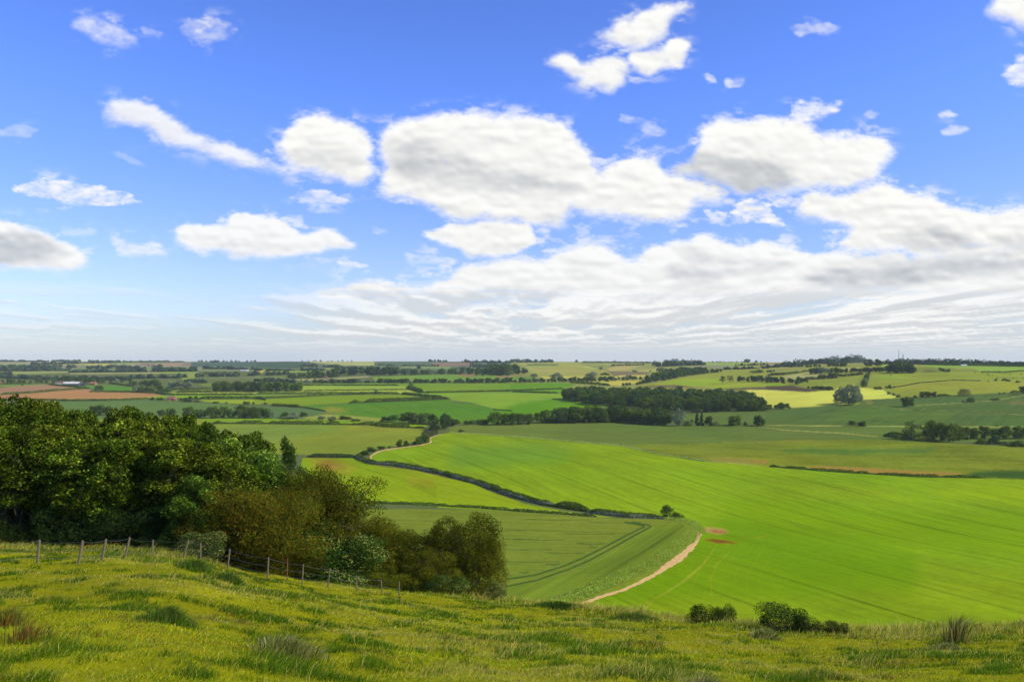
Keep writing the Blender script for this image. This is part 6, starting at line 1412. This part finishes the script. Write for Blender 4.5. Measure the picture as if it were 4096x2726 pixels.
    # thin ragged wisps around the clouds
    halo = blur(np.clip(den, 0, 1), 12)
    alpha = np.maximum(alpha, np.clip(sstep(.06, .5, halo) * sstep(.50, .78, fbm(uu / 90, rr / 40, 6, 14, .62)) * .75, 0, .6) * (rr < 1180))
    body = blur(np.clip(alpha, 0, 1), 16); body2 = blur(np.clip(alpha, 0, 1), 5)
    hgt = body * .55 + body2 * .45 + (puf_ - .5) * .80 * alpha + (fin_ - .5) * .40 * alpha
    gx = np.gradient(hgt, axis=1); gy = np.gradient(hgt, axis=0)
    rel = np.clip((-gx * .45 + gy * 1.0) * 6.5, -1, 1)  # sunlight from upper right, painted into the cloud tone as relief
    rel = blur(rel, 1.9)
    low = sstep(1050, 1400, rr)
    core = sstep(.55, 1.0, body)
    tone = .985 + .12 * rel * (1 - .6 * low) - .02 * core * (1 - low) - .15 * np.clip(sstep(.05, .8, gre) * (.8 + .5 * (wis_ - .5) * 2) * (1 - .35 * np.clip(rel, 0, 1)), 0, 1)
    lowz = sstep(1120, 1200, rr)
    tone = tone * (1 - lowz) + (.86 + .13 * ctone + .015 * side) * lowz
    tone = np.clip(tone, .62, 1.0)
    cool = np.clip((.96 - tone) / .35, 0, 1)[..., None]
    colr = np.array([1.0, .998, .985]) * tone[..., None] * (1 - cool * np.array([.08, .035, -.03]))
    colr = srgb(np.clip(colr, 0, 1) * 255)
    a = 1 - (1 - alpha) * (1 - np.clip(streak, 0, 1)) * (1 - np.clip(veil, 0, 1))
    tv = srgb((180, 202, 226)) * (1 - side[..., None]) + srgb((208, 216, 224)) * side[..., None]
    ts = srgb((226, 224, 222)) + 0 * colr
    wc = alpha[..., None]; ws = (1 - wc) * streak[..., None]; wv = (1 - wc) * (1 - streak[..., None]) * veil[..., None]
    colr = (colr * wc + ts * ws + tv * wv) / (wc + ws + wv + 1e-4)
    return uu, rr, colr, a

def clouds():
    uu, rr, colr, a = cloud_fields()
    Rd = 16500.0
    d = np.stack([(uu / 4 - CU) / F, np.ones_like(uu), (R0 - rr / 4) / F], -1); d /= np.linalg.norm(d, axis=-1, keepdims=True)
    V = (d * Rd).reshape(-1, 3); ny, nx = uu.shape; idx = np.arange(ny * nx).reshape(ny, nx)
    q = np.stack([idx[:-1, :-1], idx[:-1, 1:], idx[1:, 1:], idx[1:, :-1]], -1).reshape(-1, 4)
    am = a.copy(); e = np.minimum.reduce([(uu + 420) / 200, (4510 - uu) / 200, (rr + 200) / 100]); am *= np.clip(e, 0, 1)
    keep = (np.maximum.reduce([am.ravel()[q[:, j]] for j in range(4)]) > .004); q = q[keep]
    m, nt, out = newmat('clouds'); L = nt.links
    c = N(nt, 'ShaderNodeAttribute', attribute_name='col'); al = N(nt, 'ShaderNodeAttribute', attribute_name='cover')
    em = N(nt, 'ShaderNodeEmission'); tr = N(nt, 'ShaderNodeBsdfTransparent'); mx = N(nt, 'ShaderNodeMixShader')
    L.new(c.outputs['Color'], em.inputs[0]); L.new(al.outputs['Fac'], mx.inputs[0]); L.new(tr.outputs[0], mx.inputs[1]); L.new(em.outputs[0], mx.inputs[2]); L.new(mx.outputs[0], out.inputs[0])
    em.inputs[1].default_value = 1.0
    try: m.cycles.emission_sampling = 'NONE'
    except Exception: pass
    o = link('sky', mesh_np('sky', V, [q], m, cols=colr.reshape(-1, 3), extra={'cover': am.ravel()}, smooth=True)); tag(o, kind='structure')
    print('sky verts', len(V))
clouds()

# ------------------------------------------------------------------ sun, camera, render
su = bpy.data.lights.new('sun', 'SUN'); su.energy = 5.0; su.angle = math.radians(.53); su.color = (1.0, .92, .74)
so = link('sun', su); from mathutils import Vector
so.rotation_euler = Vector(tuple(sd)).to_track_quat('Z', 'Y').to_euler()
cam = bpy.data.cameras.new('camera'); co = link('camera', cam); cam.sensor_width = 36; cam.lens = F / 1024 * 36
co.rotation_euler = (math.radians(90), 0, 0); cam.shift_y = (R0 - 340.5) / 1024.0; cam.clip_end = 60000; cam.clip_start = .1
scene.camera = co
scene.view_settings.view_transform = 'Standard'; scene.view_settings.look = 'None'; scene.view_settings.exposure = 0; scene.view_settings.gamma = 1
cy = scene.cycles; cy.max_bounces = 6; cy.diffuse_bounces = 3; cy.transparent_max_bounces = 8; cy.volume_bounces = 1; cy.caustics_reflective = False; cy.caustics_refractive = False
print('objects', len(bpy.data.objects))
